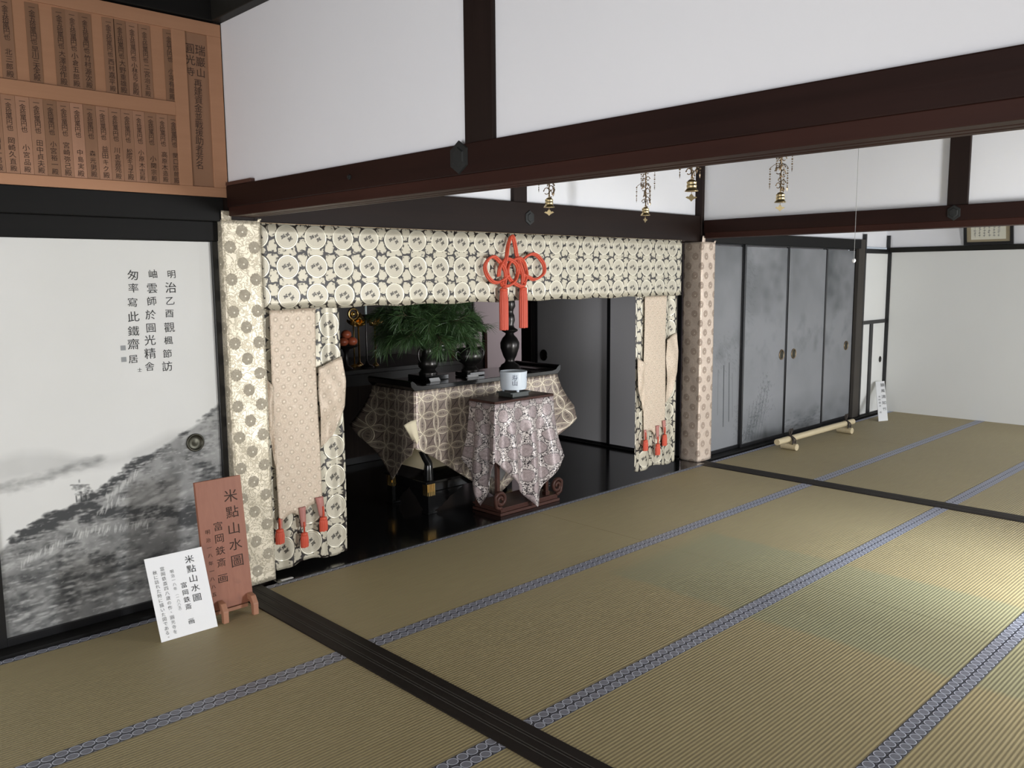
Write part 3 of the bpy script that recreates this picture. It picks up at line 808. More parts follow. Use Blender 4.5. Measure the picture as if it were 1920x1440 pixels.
for k in range(4):
    d = thing('door_%d' % (k+3), names[k], 'door'); d['kind'] = 'structure'
    yo = 0.0 if k in (1, 2) else 0.024
    m = MB(); x0, x1 = edges[k]-.012, edges[k+1]+.012
    door_frame(m, x0, x1, 0.010, 1.83, yo, yo+.022, 0.022, 0.03, 0.012); m.build('frame', FRAME_BLACK, d, bevel=0.002)
    bamboo_ink(k, x0+.02, x1-.02).build('painted_panel', PAINT_RIGHT, yo+.010, d)
    for x, z in pulls.get(k, []):
        h = round_pull((x, yo+.0095, z), 0.050, d, PULL_DARK, 0.95, 'y', BRASS_DARK)

# white paper panels in the far corner
d = thing('window_1', 'white paper panel wall in the far corner with dark bars and two narrow lower leaves', 'window'); d['kind'] = 'structure'
m = MB()
for b in ((7.17, 7.20, 0.0, 1.99), (7.80, 7.82, 0.0, 1.99)): m.box(b[0], b[1], -0.012, 0.022, b[2], b[3])
m.box(7.17, 7.82, -0.016, 0.022, 1.785, 1.835); m.box(7.17, 7.82, -0.016, 0.022, 1.015, 1.055); m.box(7.17, 7.82, -0.012, 0.022, 0.0, 0.018); m.box(7.395, 7.465, -0.008, 0.022, 0.018, 1.015)
m.build('bars', FRAME_BLACK, d, bevel=0.002)
for x0, x1, z0, z1 in ((7.20, 7.80, 1.055, 1.785), (7.20, 7.395, .018, 1.015), (7.465, 7.80, .018, 1.015)):
    MB().box(x0, x1, 0.006, 0.018, z0, z1).build('paper_panel', PAPER_WHITE, d)
round_pull((7.71, 0.005, 0.60), 0.035, d, PULL_DARK, 0.8)
# far right wall: large plain door surface under a thin rail
d = thing('door_7', 'large plain white sliding door on the far right wall with a small pull', 'door'); d['kind'] = 'structure'
MB().box(XR-.012, XR+.02, -2.05, -0.035, 0.0, 1.80).build('panel', PAPER_WHITE, d)
MB().box(XR-.02, XR+.02, -0.035, -0.01, 0.0, 1.80).build('edge_strip', FRAME_BLACK, d)
round_pull((XR-.012, -1.46, 0.80), 0.030, d, BRASS, 1.0, 'x', BRASS)
trim([(XR-.035, XR+.02, -2.05, -0.01, 1.80, 1.855)], BLACK_Y, 'thin dark rail along the far right wall below the framed writing', 'rail')
# grey doors inside the altar room
for k, (y0, y1, lab) in enumerate(((0.135, 0.93, 'plain grey sliding door inside the altar room, nearer the curtain'), (0.91, 1.86, 'plain grey sliding door inside the altar room with a dark oval pull'))):
    d = thing('door_%d' % (8+k), lab, 'door'); d['kind'] = 'structure'
    xo = 3.975 if k == 0 else 3.990
    m = MB()
    wd = 0.034
    m.box(xo, xo+.014, y0, y0+wd, .018, 1.83).box(xo, xo+.014, y1-wd, y1, .018, 1.83).box(xo, xo+.014, y0, y1, .018, .035).box(xo, xo+.014, y0, y1, 1.80, 1.83)
    m.build('frame', FRAME_BLACK, d)
    MB().box(xo+.004, xo+.010, y0+wd, y1-wd, .035, 1.80).build('panel', GREY_PAPER, d)
    if k == 1: round_pull((xo+.003, 1.74, 0.80), 0.055, d, LACQUER_DULL, 0.9, 'x')

# ------------------------------------------------------------------ tatami mats
BW = 0.0425
def mat_thing(x0, x1, y1, label, grp):
    y0 = y1-0.955
    r = thing('tatami_mat', label, 'tatami mat', ((x0+x1)/2, (y0+y1)/2, -0.045), grp)
    cx, cy = (x0+x1)/2, (y0+y1)/2
    g = 0.0012
    m = MB().box(x0-cx+g, x1-cx-g, y0-cy+BW, y1-cy-BW, 0, 0.045)
    m.build('rush_surface', TATAMI, r)
    for side in (0, 1):
        ya, yb = ((y0-cy+g*.5, y0-cy+BW) if side == 0 else (y1-cy-BW, y1-cy-g*.5))
        b = MB(); zt = 0.0462
        v = [(x0-cx+g, ya, zt), (x1-cx-g, ya, zt), (x1-cx-g, yb, zt), (x0-cx+g, yb, zt), (x0-cx+g, ya, 0), (x1-cx-g, ya, 0), (x1-cx-g, yb, 0), (x0-cx+g, yb, 0)]
        f = [(0, 1, 2, 3), (4, 7, 6, 5), (0, 4, 5, 1), (1, 5, 6, 2), (2, 6, 7, 3), (3, 7, 4, 0)]
        uv = [(x0, 0), (x1, 0), (x1, BW), (x0, BW)]*2
        b.add(v, f, 0, uv); b.build('cloth_border', BORDER_A if side == 0 else BORDER_B, r)
    return r
rows = ['nearest the altar wall', 'second row from altar wall', 'third row from altar wall', 'fourth row from altar wall', 'fifth row from altar wall', 'row along garden side']
ytop = [-0.098-0.955*k for k in range(6)]
rooms = [(-4.06, -2.109, 'left room, farther left half'), (-2.109, -0.158, 'left room, half touching the sill'), (0.0, 1.965, 'middle room, half next to the near sill'), (1.965, 3.93, 'middle room, half next to the far sill'), (4.09, 5.955, 'right room, half next to the sill'), (5.955, 7.82, 'right room, half against the far white wall')]
for ri, (x0, x1, rl) in enumerate(rooms):
    for k in range(5):
        mat_thing(x0, x1, ytop[k]+(0.012 if ri in (0, 1) else 0.0)*0, 'straw tatami mat, %s, %s' % (rl, rows[k]), 'tatami mats')

# ------------------------------------------------------------------ donor board
b = thing('donor_board', 'wide reddish wooden donor board with two rows of brush-lettered name slips, above the black lintel', 'board', (-1.05, -0.02, 1.951))
ox, oy, oz = b.location
yb = -0.03
m = MB().box(-2.02-ox, -0.066-ox, yb-oy, 0.028-oy, 0, 2.748-oz); m.build('backing', BOARDWOOD, b)
m = MB()
for bx in ((-2.02, -0.066, 1.951, 1.996), (-2.02, -0.066, 2.690, 2.748), (-0.132, -0.066, 1.996, 2.69), (-2.02, -1.96, 1.996, 2.69), (-1.96, -0.30, 2.308, 2.368), (-0.30, -0.237, 1.996, 2.69)):
    m.box(bx[0]-ox, bx[1]-ox, yb-.012-oy, yb-oy, bx[2]-oz, bx[3]-oz)
m.build('frame', BOARDWOOD, b, bevel=0.002)
hp = MB().box(-0.237-ox, -0.132-ox, yb-.004-oy, yb-oy, 1.999-oz, 2.688-oz).build('title_panel', SLIPS[1], b)
t = MB(); e1, e2 = (1, 0, 0), (0, 0, 1)
P3 = lambda x, z, y=yb-.004: (x-ox, y-oy, z-oz)
column(t, '瑞巖山', P3(-0.168, 2.618), e1, e2, 0.048, 0.051, 0, .08)
column(t, '圓光寺', P3(-0.217, 2.618), e1, e2, 0.046, 0.051, 0, .08)
column(t, '再建資金並戰援助者芳名', P3(-0.185, 2.467), e1, e2, 0.040, 0.0372, -0.03, .06)
t.build('title_writing', INK_FADE, hp)
top = {-0.311: '小宮有郎殿', -0.420: '二宮治五殿', -0.473: '小林吉之助殿', -0.525: '大野重雄殿', -0.572: '西村嘉平殿', -0.668: '竹村源次殿', -0.718: '小倉五郎殿', -0.768: '大澤治作殿', -0.870: '早川三太夫殿', -0.968: '北三郎殿', -1.07: '上田久殿', -1.17: '井上三郎殿', -1.27: '森田一殿'}
bot = ['関口四郎殿', '高原木造殿', '小関宗殿', '小原木吉殿', '松阪キヨ子殿', '川倉嘉苑殿', '益田キク殿', '森　光男殿', '中島　実殿', '宮崎弥己殿', '小宮裕一殿', '田中貞夫殿', '小宮　品殿', '岡崎久直殿', '山口一郎殿', '原田正一殿', '村井吉夫殿', '西川弘殿', '大谷実殿']
def slip(x, z0, z1, wd, a, nm, k):
    y = yb-.0035
    s = MB().box(x-wd/2-ox, x+wd/2-ox, y-oy, yb-oy, z0-oz, z1-oz).build('name_slip', SLIPS[k], b)
    t = MB(); H = z1-z0
    column(t, a, P3(x, z1-.018, y), e1, e2, 0.0250, 0.0222, 0, .07)
    t.build('amount_writing', INK_FADE, s); t = MB()
    nm = nm.replace('\u3000', ''); n = len(nm); st = min(.0290, (H*.36)/max(n-1, 1))
    column(t, nm, P3(x+.002, z0+.019+(n-1)*st, y), e1, e2, 0.0275, st, 0, .07)
    t.build('name_writing', INK_FADE, s)
for i, (x, nm) in enumerate(top.items()): slip(x, 2.370, 2.683, 0.050, '一金五拾萬円也' if i > 0 else '一金百万円也', nm, (0, 1, 2, 0, 1, 0, 1, 0, 0, 1, 2, 1, 0)[i])
for i, nm in enumerate(bot): slip(-0.312-0.0516*i, 1.998, 2.306, 0.0505, '一金拾萬円也', nm, (1, 2, 1, 3, 2, 2, 3, 1, 4, 2, 0, 2, 3, 2, 1, 2, 1, 3, 2)[i])

# ------------------------------------------------------------------ brocade on the pillars
def pillar_cover(name, x0, x1, yf, yb0, zt, label, tabs, u0, WRAP=WRAP):
    r = thing(name, label, 'pillar cover', ((x0+x1)/2, yf, 0.005)); cx, cy, cz = r.location
    pts = [(x0, yb0), (x0, yf), (x1, yf), (x1, yb0)]
    seg = [abs(yb0-yf), x1-x0, abs(yb0-yf)]
    m = MB(); s0 = -seg[0]
    for k in range(3):
        (ax, ay), (bx, by) = pts[k], pts[k+1]; L = seg[k]; nn = 14
        nx, ny = (by-ay)/L, -(bx-ax)/L     # outward
        def fn(u, v, ax=ax, ay=ay, bx=bx, by=by, nx=nx, ny=ny, k=k):
            z = 0.008+(zt-0.008)*v; edge = math.sin(math.pi*u)
            wv = (0.0022*math.sin(z*9+k*2)+0.0016*math.sin(z*23+u*4+k))*edge + 0.002*edge
            if v < 0.03: wv += 0.003*edge
            return (ax+(bx-ax)*u+nx*wv-cx, ay+(by-ay)*u+ny*wv-cy, z-cz)
        uvf = lambda u, v, s=s0, L=L: (u0+s+L*u, 0.008+(zt-0.008)*v)
        m.grid(fn, nn, 90, 0, uvf); s0 += L
    m.build('cloth', WRAP, r, smooth=True, solid=0.003, auto=40)
    for (tx0, tx1, z1, lean) in tabs:
        t = MB().grid(lambda u, v: (tx0+(tx1-tx0)*u+lean*v-cx, yf-.001-.004*v*v-cy, zt-.004+(z1-zt)*v-cz), 4, 6, 0, lambda u, v: (u0+tx0-x0+(tx1-tx0)*u, zt+(z1-zt)*v))
        t.build('upper_tab', WRAP, r, smooth=True, solid=0.003)
    return r
pillar_cover('brocade_pillar_cover', -0.113, 0.088, -0.053, 0.0, 1.846, 'gold brocade cover with grey roundels on the pillar behind the reddish wooden sign', [(-0.112, -0.062, 1.892, -0.002), (0.071, 0.087, 1.860, 0.006)], 0.088)
pillar_cover('brocade_pillar_cover', 3.982, 4.178, -0.052, 0.125, 1.834, 'roundel brocade cover, coloured for its warmer light, on the pillar beside the grey painted doors', [(3.983, 4.024, 1.885, 0.002), (4.158, 4.178, 1.850, 0.005)], 0.060, WRAP_WARM_LIGHT)

# ------------------------------------------------------------------ altar valance and curtains
v = thing('brocade_valance', 'long medallion brocade valance hanging across the top of the altar opening', 'valance', (1.9, -0.03, 1.41))
def valw(x, z): return -0.006*math.sin(x*6.1+.4)*(1.84-z)-0.003*math.sin(x*17)*(1.84-z)
m = MB().grid(lambda u, w_: (0.092+3.618*u-1.9, -0.046+valw(0.092+3.618*u, 1.408+.43*w_)+0.03, (1.408+.43*w_-0.004*(1-w_)*math.sin(u*60))-1.41), 240, 10, 0, lambda u, w_: ((0.092+3.618*u-0.235)*(0.1445/0.1675), (1.408+.43*w_-1.624)*(0.14/0.150)))
m.build('cloth', MEDAL, v, smooth=True, solid=0.003)
MB().box(0.092-1.9, 3.71-1.9, -0.0145, 0.0045, 0.419, 0.430).build('hanging_rail', BRASS_DARK, v)

def tassel(parent, x, y, zt, L, r, cordlen=0.05, flat=0.55):
    """red tassel: cord, knotted collar and fringe; zt is the top of the fringe"""
    n = 28; f = MB(); vs, fs, rows = [], [], 7
    for k in range(rows+1):
        t = k/rows; rr = r*(0.80+0.22*min(1, t*3)-0.03*t)
        for i in range(n):
            a = 2*math.pi*i/n; q = rr*(1+(0.07 if i % 2 else -0.05))
            vs.append((x+q*math.cos(a), y+q*flat*math.sin(a), zt-L*t-(0.004*((i*7) % 3) if k == rows else 0)))
    for k in range(rows):
        for i in range(n):
            j = (i+1) % n; fs.append((k*n+j, k*n+i, (k+1)*n+i, (k+1)*n+j))
    fs.append(tuple(range(n))); fs.append(tuple(rows*n+i for i in range(n-1, -1, -1)))
    f.add(vs, fs); o = f.build('tassel', RED_FRINGE, parent)
    MB().lathe([(r*.5, 0.010), (r*.86, 0.006), (r*.92, -0.002), (r*.80, -0.010)], (x, y, zt), 18, sy=flat*1.1).build('collar', RED_CORD, o, smooth=True)
    if cordlen: MB().tube([(x, y, zt+.008), (x+.001, y-.002, zt+.02+cordlen*.5), (x, y, zt+.012+cordlen)], r*.22, 8).build('tassel_cord', RED_CORD, o, smooth=True)
    return o

def side_curtain(x0, x1, ztop, zbot, label, px0, px1, pbz, flaps, tassels, pts_u, mirror):
    r = thing('altar_curtain', label, 'curtain', ((x0+x1)/2, -0.02, 0.045), 'altar side curtains'); cx, cy, cz = r.location
    W = x1-x0
    def shape(u, w_):
        z = zbot+(ztop-zbot)*w_; x = x0+W*u
        pinch = math.exp(-((z-0.90)/0.22)**2)
        y = -0.012 + 0.006*math.sin(u*15+1)*(1-w_*.6) - 0.010*pinch*math.sin(u*22) - 0.004*math.sin(u*31+z*3)
        zz = z - (0.010*math.sin(u*9+.5) if w_ < .02 else 0)
        x += 0.010*math.sin(z*2.2)*(1-w_)*(1 if u > .5 else 0)*(1 if not mirror else -.3)
        return (x-cx, y-cy, zz-cz)
    MB().grid(shape, 60, 90, 0, lambda u, w_: ((x0+W*u-pts_u)*(0.1445/0.163), (zbot+(ztop-zbot)*w_-1.146)*(0.14/0.1675))).build('cloth', MEDAL, r, smooth=True, solid=0.003)
    # pale ribbon panel with a cusped lower end
    PW = px1-px0
    def cusp(u): return pbz + 0.055*abs(math.sin(u*math.pi*2.0))**0.7 + (0.05*u if not mirror else 0.02*u)
    def pan(u, w_):
        z0 = cusp(u); z = z0+(ztop-.01-z0)*w_
        return (px0+PW*u+0.004*math.sin(z*5)-cx, -0.030-0.003*math.sin(z*7+u*3)-0.004*math.sin(u*math.pi)-cy, z-cz)
    rp = MB().grid(pan, 36, 50, 0, lambda u, w_: (PW*u, cusp(u)+(ztop-cusp(u))*w_)).build('ribbon_panel', RINGS, r, smooth=True, solid=0.003)
    for (fx, fz, wd, hh, ln) in flaps:
        MB().grid(lambda u, w_: (fx+wd*(u-.5)*(1-.25*(1-w_))+ln*(1-w_)-cx, -0.037-.006*math.sin(u*math.pi)-cy, fz+hh*(w_-.5)-cz), 6, 8).build('ribbon_end', LIN_PINK, rp, smooth=True, solid=0.002)
    for (tx, tz, L, rr) in tassels: tassel(r, tx-cx, -0.042-cy, tz-cz, L, rr, 0.055)
    # turned-out edge showing the gold lining halfway down: (x inner, x outer, z bottom tip, z top)
    for (xi, xo, z0, z1) in (((px1+.004, x1+.014, .66, 1.09), (px0-.004, x0-.006, .60, 1.02)) if not mirror else ((px0-.004, x0-.012, .52, .90), (px1+.004, x1-.004, .56, 1.06))):
        def fl(u, w_):
            z = z0+(z1-z0)*w_+.05*u*w_*w_
            wd = np.interp(w_, [0, .12, .45, .75, 1.0], [.05, .40, .92, 1.0, .90])
            x = xi+(xo-xi)*u*wd
            rip = .005*math.sin(u*6+w_*7)+.004*math.sin(u*3-w_*11)
            return (x-cx, -.031-.010*math.sin(math.pi*w_)**.5-rip*min(1, w_*6)-cy, z-cz)
        MB().grid(fl, 18, 30, 0, lambda u, w_: ((xo-xi)*u, (z1-z0)*w_)).build('turned_edge', RINGS, r, smooth=True, solid=0.003)
    return r
side_curtain(0.094, 0.552, 1.418, 0.042, 'left altar curtain with pale ribbon and three red tassels, beside the gold pillar cover', 0.128, 0.392, 0.262,
    [(0.267, 0.300, .042, .11, .004), (0.372, 0.335, .050, .11, .016), (0.135, 0.285, .030, .06, 0)], [(0.128, 0.256, 0.064, 0.024), (0.271, 0.206, 0.066, 0.022), (0.390, 0.268, 0.064, 0.024)], 0.486, False)
side_curtain(3.176, 3.700, 1.418, 0.055, 'right altar curtain with pale ribbon and small red tassels, beside the far pillar cover', 3.256, 3.536, 0.300,
    [(3.43, 0.335, .045, .11, .004), (3.515, 0.37, .045, .10, .012), (3.27, 0.34, .035, .07, 0)], [(3.270, 0.288, 0.070, 0.026), (3.430, 0.234, 0.074, 0.026), (3.520, 0.296, 0.074, 0.026)], 3.62, True)

# ------------------------------------------------------------------ vermilion knot on the valance
kn = thing('cord_knot', 'large vermilion ceremonial cord knot with two long tassels in front of the valance', 'knot', (1.81, -0.07, 1.60)); kx, ky, kz = kn.location
def spline(pts, n=8, closed=False):
    P = [Vector(p) for p in pts]; L = len(P); out = []
    for i in range(L if closed else L-1):
        p0, p1, p2, p3 = (P[(i-1) % L], P[i], P[(i+1) % L], P[(i+2) % L]) if closed else (P[max(i-1, 0)], P[i], P[i+1], P[min(i+2, L-1)])
        for k in range(n):
            t = k/n; out.append(0.5*((2*p1)+(p2-p0)*t+(2*p0-5*p1+4*p2-p3)*t*t+(3*p1-p0-3*p2+p3)*t**3))
    if not closed: out.append(P[-1])
    return out
loops = [
 [(1.727,1.605),(1.745,1.689),(1.768,1.754),(1.795,1.815),(1.806,1.806),(1.83,1.75),(1.85,1.694),(1.872,1.629),(1.892,1.577),(1.898,1.520)],
 [(1.760,1.575),(1.733,1.549),(1.675,1.528),(1.612,1.541),(1.578,1.582),(1.573,1.628),(1.589,1.669),(1.627,1.688),(1.671,1.678),(1.709,1.642),(1.734,1.596),(1.743,1.549),(1.733,1.507)],
 [(1.885,1.645),(1.899,1.671),(1.947,1.702),(1.995,1.709),(2.05,1.690),(2.087,1.642),(2.087,1.588),(2.049,1.555),(1.994,1.545),(1.939,1.560),(1.899,1.576),(1.865,1.605)],
 [(1.688,1.568),(1.686,1.614),(1.709,1.651),(1.748,1.675),(1.787,1.67),(1.826,1.647),(1.855,1.61),(1.845,1.567),(1.811,1.53),(1.772,1.507),(1.726,1.507),(1.701,1.531)],
 [(1.905,1.524),(1.925,1.567),(1.929,1.61),(1.906,1.652),(1.866,1.678),(1.826,1.673),(1.78,1.647),(1.753,1.61),(1.766,1.563),(1.811,1.53),(1.858,1.506),(1.898,1.505),(1.918,1.529)],
 [(1.726,1.507),(1.724,1.485)], [(1.898,1.505),(1.898,1.488)]]
m = MB()
for li, L in enumerate(loops):
    ph = li*1.7
    for off in (-1, 1):
        pts = [(x+off*.0036-kx, -0.080-0.007*math.sin(k*1.9+ph)-off*.0035-ky, z+off*.0030-kz) for k, (x, z) in enumerate(L)]
        m.tube(spline(pts, 7), 0.0084, 9)
m.build('knotted_cord', RED_CORD, kn, smooth=True)
tassel(kn, 1.724-kx, -0.080-ky, 1.484-kz, 0.250, 0.033, 0.0, 0.62)
tassel(kn, 1.898-kx, -0.080-ky, 1.487-kz, 0.247, 0.033, 0.0, 0.62)

# ------------------------------------------------------------------ altar table, cloths and what stands on them
def drape(parent, x0, x1, y0, y1, z, hang, flare, mats, folds, nper=36, rows=22, amp=0.010, seed=0, curl=None):
    """cloth skirt around a table: hang(side, s) gives the length, flare(side, s) the outward angle"""
    per = [((x0, y0), (x1, y0), (0, -1)), ((x1, y0), (x1, y1), (1, 0)), ((x1, y1), (x0, y1), (0, 1)), ((x0, y1), (x0, y0), (-1, 0))]
    m = MB(); cols = []; s_acc = 0.0
    for k, (a, b_, nrm) in enumerate(per):
        L = math.hypot(b_[0]-a[0], b_[1]-a[1]); pn = per[k-1][2]; nn = per[(k+1) % 4][2]
        for i in range(nper):
            s = i/nper
            wp, wn = max(0, 1-s/.16)*.5, max(0, 1-(1-s)/.16)*.5
            n = Vector((nrm[0]*(1-wp-wn)+pn[0]*wp+nn[0]*wn, nrm[1]*(1-wp-wn)+pn[1]*wp+nn[1]*wn)); n.normalize()
            cols.append((a[0]+(b_[0]-a[0])*s, a[1]+(b_[1]-a[1])*s, n, hang(k, s), flare(k, s), s_acc+L*s, k, s))
        s_acc += L
    N = len(cols); vs, uv = [], []
    for r in range(rows+1):
        t = r/rows
        for c in cols+[cols[0]]:
            x, y, n, H, fl, sa, k, s = c; h = H*t
            fd = amp*math.sin(sa*folds*2*math.pi+seed+0.6*math.sin(sa*7+seed))*min(1, h/.30) + amp*.4*math.sin(sa*folds*4.7+seed*2)*min(1, h/.4)
            out = 0.006 + math.sin(fl)*h*min(1, .35+h*1.6) + fd
            dz = math.cos(fl)*h
            if curl:
                cu, cz = curl(k, s, t); out += cu; dz -= cz
            vs.append((x+n.x*out, y+n.y*out, z-dz)); uv.append((sa if c is not cols[0] or r < 0 else sa, -h))
    W = N+1
    for r in range(rows+1): uv[r*W+N] = (s_acc, uv[r*W+N][1])
    fs = [(r*W+i+1, r*W+i, (r+1)*W+i, (r+1)*W+i+1) for r in range(rows) for i in range(N)]
    fs = [tuple(reversed(f)) for f in fs]
    fs = [(r*W+i, (r+1)*W+i, (r+1)*W+i+1, r*W+i+1) for r in range(rows) for i in range(N)]
    m.add(vs, fs, 0, uv)
    return m

at = thing('altar_table', 'long black lacquered altar table with upturned ends and gold banded legs', 'altar table', (1.99, 0.56, 0.004)); tx, ty, tz = at.location
AX0, AX1, AY0, AY1 = 1.305, 2.675, 0.325, 0.800
prof = [(AX0-.018, .866), (AX0-.024, .898), (AX0-.012, .906), (AX0+.006, .898), (AX0+.03, .876), (AX0+.07, .868), (AX1-.07, .868), (AX1-.03, .876), (AX1-.006, .898), (AX1+.012, .906), (AX1+.024, .898), (AX1+.018, .866), (AX1-.01, .838), (AX0+.01, .838)]
MB().prism([(x-tx, z-tz) for x, z in prof], (0, AY0-ty, 0), (1, 0, 0), (0, 0, 1), (0, AY1-AY0, 0)).build('table_top', LACQUER, at, bevel=0.003)
for (lx, ly, sx, sy) in ((1.44, .36, -1, -1), (2.54, .36, 1, -1), (1.44, .76, -1, 1), (2.54, .76, 1, 1)):
    path = [(lx-tx, ly-sy*.03-ty, .838-tz), (lx+sx*.02-tx, ly-sy*.01-ty, .66-tz), (lx+sx*.055-tx, ly+sy*.0-ty, .53-tz), (lx+sx*.062-tx, ly+sy*.004-ty, .46-tz), (lx+sx*.030-tx, ly+sy*.002-ty, .39-tz), (lx+sx*.002-tx, ly-ty, .345-tz), (lx-tx, ly-ty, .30-tz), (lx-tx, ly-ty, .225-tz)]
    P = spline(path, 6); R = [0.034-.010*math.sin(math.pi*min(1, i/(len(P)-1)*1.05)) for i in range(len(P))]
    lg = MB().tube(P, R, 10).build('leg', LACQUER, at, smooth=True)
    MB().box(lx-.030-tx, lx+.030-tx, ly-.030-ty, ly+.030-ty, .0, .150-tz+.004).box(lx-.037-tx, lx+.037-tx, ly-.037-ty, ly+.037-ty, 0, .016).build('foot', LACQUER, lg, bevel=0.003)
    g = MB()
    for q in range(4): g.box(lx-.026+.0145*q-tx, lx-.0175+.0145*q-tx, ly-.0325-ty, ly+.0325-ty, .128-tz, .212-tz).box(lx-.0325-tx, lx+.0325-tx, ly-.026+.0145*q-ty, ly-.0175+.0145*q-ty, .128-tz, .212-tz)
    g.build('gold_band', GOLD, lg)
    f = MB()
    f.add(*(lambda pth: (pth.v, pth.f))(MB().tube([(lx+sx*.074-tx, ly+sy*.03-ty, .60-tz), (lx+sx*.086-tx, ly+sy*.035-ty, .52-tz), (lx+sx*.062-tx, ly+sy*.026-ty, .425-tz)], .0275, 10)))
m = MB().box(1.41-tx, 2.57-tx, .345-ty, .375-ty, .150-tz, .222-tz).box(1.41-tx, 2.57-tx, .745-ty, .775-ty, .150-tz, .222-tz).box(1.425-tx, 1.455-tx, .36-ty, .76-ty, .150-tz, .222-tz).box(2.525-tx, 2.555-tx, .36-ty, .76-ty, .150-tz, .222-tz).box(1.39-tx, 2.59-tx, .325-ty, .795-ty, .208-tz, .226-tz)
m.build('lower_frame', LACQUER, at, bevel=0.003)
br = [(0, 0.125), (0, 0.0), (0.035, 0.0), (0.05, 0.012), (0.075, 0.014), (0.09, 0.035), (0.12, 0.045), (0.145, 0.070), (0.19, 0.085), (0.24, 0.110), (0.27, 0.125)]
for (px_, py_, ex, dd) in ((1.465, .345, (1, 0, 0), (0, .014, 0)), (2.515, .345, (-1, 0, 0), (0, .014, 0)), (1.425, .39, (0, 1, 0), (.014, 0, 0)), (1.425, .735, (0, -1, 0), (.014, 0, 0))):
    k = 1.0 if ex[0] else .62
    MB().prism([(a*k, c) for a, c in br], (px_-tx, py_-ty, .022-tz), ex, (0, 0, 1), dd).build('foot_bracket', LACQUER, at, bevel=0.003)
MB().box(1.42-tx, 2.56-tx, .36-ty, .76-ty, .70-tz, .838-tz).build('apron', LACQUER, at)

def hangA(k, s):
    d = abs(2*s-1)
    if k == 0: return 0.82-0.46*d
    if k == 1: return 0.62-0.33*d if s < .5 else 0.62-0.30*d
    if k == 2: return 0.66-0.33*d
    return 0.62-0.30*d if s < .5 else 0.62-0.22*d
def flareA(k, s):
    d = abs(2*s-1)**5; near = 0.50
    return math.radians(3.5+30*d) if not ((k == 0 and s < .5) or (k == 3 and s > .5)) else math.radians(3.5+7*d)
c = thing('altar_cloth', 'dark brown and gold altar cloth woven with linked circles, draped over the long altar table', 'altar cloth', (1.99, 0.56, 0.838)); cx, cy, cz = c.location
m = drape(c, AX0+.012-cx, AX1-.012-cx, AY0+.012-cy, AY1-.012-cy, 0.0, hangA, flareA, None, 2.6, 48, 24, 0.010, 0.6)
m.build('cloth', [SHIPPO, LIN_CREAM], c, smooth=True, solid=0.003)
MB().box(1.455-cx, 2.525-cx, .425-cy, .700-cy, .285-cz, .695-cz).build('inner_skirt', LIN_CREAM, c)
# turned-up corner that shows the cream lining at the near leg
fold = [[(1.296, .300, .660), (1.255, .305, .655), (1.212, .318, .632)], [(1.300, .292, .600), (1.262, .288, .575), (1.236, .312, .585)], [(1.312, .292, .530), (1.288, .286, .510), (1.268, .312, .530)], [(1.326, .298, .455), (1.322, .296, .447), (1.314, .312, .452)]]
def foldp(u, w_):
    i = min(int(w_*3), 2); t = w_*3-i; j = min(int(u*2), 1); q = u*2-j
    A = Vector(fold[i][j])*(1-q)+Vector(fold[i][j+1])*q; B = Vector(fold[i+1][j])*(1-q)+Vector(fold[i+1][j+1])*q
    p = A*(1-t)+B*t; return (p.x-cx, p.y-.004-cy, p.z-cz)
MB().grid(foldp, 8, 12).build('turned_corner', LIN_CREAM, c, smooth=True, solid=0.003, auto=60)

# front table
ft = thing('incense_table', 'small dark wooden incense table in front of the altar, on a stepped base', 'small table', (1.95, 0.09, 0.0065)); fx, fy, fz = ft.location
TX0, TX1, TY0, TY1 = 1.668, 2.222, -0.046, 0.205
MB().box(TX0-fx, TX1-fx, TY0-fy, TY1-fy, .752-fz, .768-fz).build('table_top', ROSEWOOD, ft, bevel=0.003)
for lx in (1.715, 2.175):
    for ly in (-0.012, 0.170):
        MB().box(lx-.013-fx, lx+.013-fx, ly-.013-fy, ly+.013-fy, .06-fz, .752-fz).box(lx-.019-fx, lx+.019-fx, ly-.019-fy, ly+.019-fy, .06-fz, .085-fz).build('leg', ROSEWOOD, ft, bevel=0.002)
MB().box(1.705-fx, 2.275-fx, -.052-fy, .225-fy, 0, .026-fz).box(1.718-fx, 2.262-fx, -.042-fy, .215-fy, .026-fz, .046-fz).box(1.705-fx, 2.275-fx, -.050-fy, .223-fy, .046-fz, .060-fz).build('base', ROSEWOOD, ft, bevel=0.003)
def scroll(cx_, sx):
    pts = []
    for k in range(46):
        a = k/45*math.pi*3.1; r = 0.052*(1-k/45*.80)
        pts.append((cx_+sx*(r*math.cos(a)-0.01), -.046-fy, .118-fz+r*math.sin(a)))
    pts = [(cx_-sx*.02, -.046-fy, .060-fz), (cx_+sx*.025, -.046-fy, .072-fz)]+pts[2:]
    return MB().tube(spline(pts, 2), 0.0125, 8)
scroll(1.700-fx, -1).build('scroll_foot', ROSEWOOD, ft, smooth=True); scroll(2.262-fx, 1).build('scroll_foot', ROSEWOOD, ft, smooth=True)
MB().box(1.715-fx, 2.175-fx, -.003-fy, .009-fy, .70-fz, .752-fz).box(1.715-fx, 2.175-fx, .158-fy, .170-fy, .70-fz, .752-fz).build('apron', ROSEWOOD, ft)
def hangF(k, s):
    d = abs(2*s-1)
    if k == 0: return 0.37+(s/.60)*.36 if s < .60 else 0.73-((s-.60)/.40)*.30
    if k == 1: return .43+.22*(1-d)
    if k == 2: return .40+.20*(1-d)
    return 0.42+0.26*(1-abs(2*s-1.1)) if s < .95 else 0.42-0.05*(s-.95)/.05
def flareF(k, s):
    d = abs(2*s-1)**3
    return math.radians(2.5+ (9*d if not (k == 0 and s < .5 or k == 3 and s > .5) else 4*d))
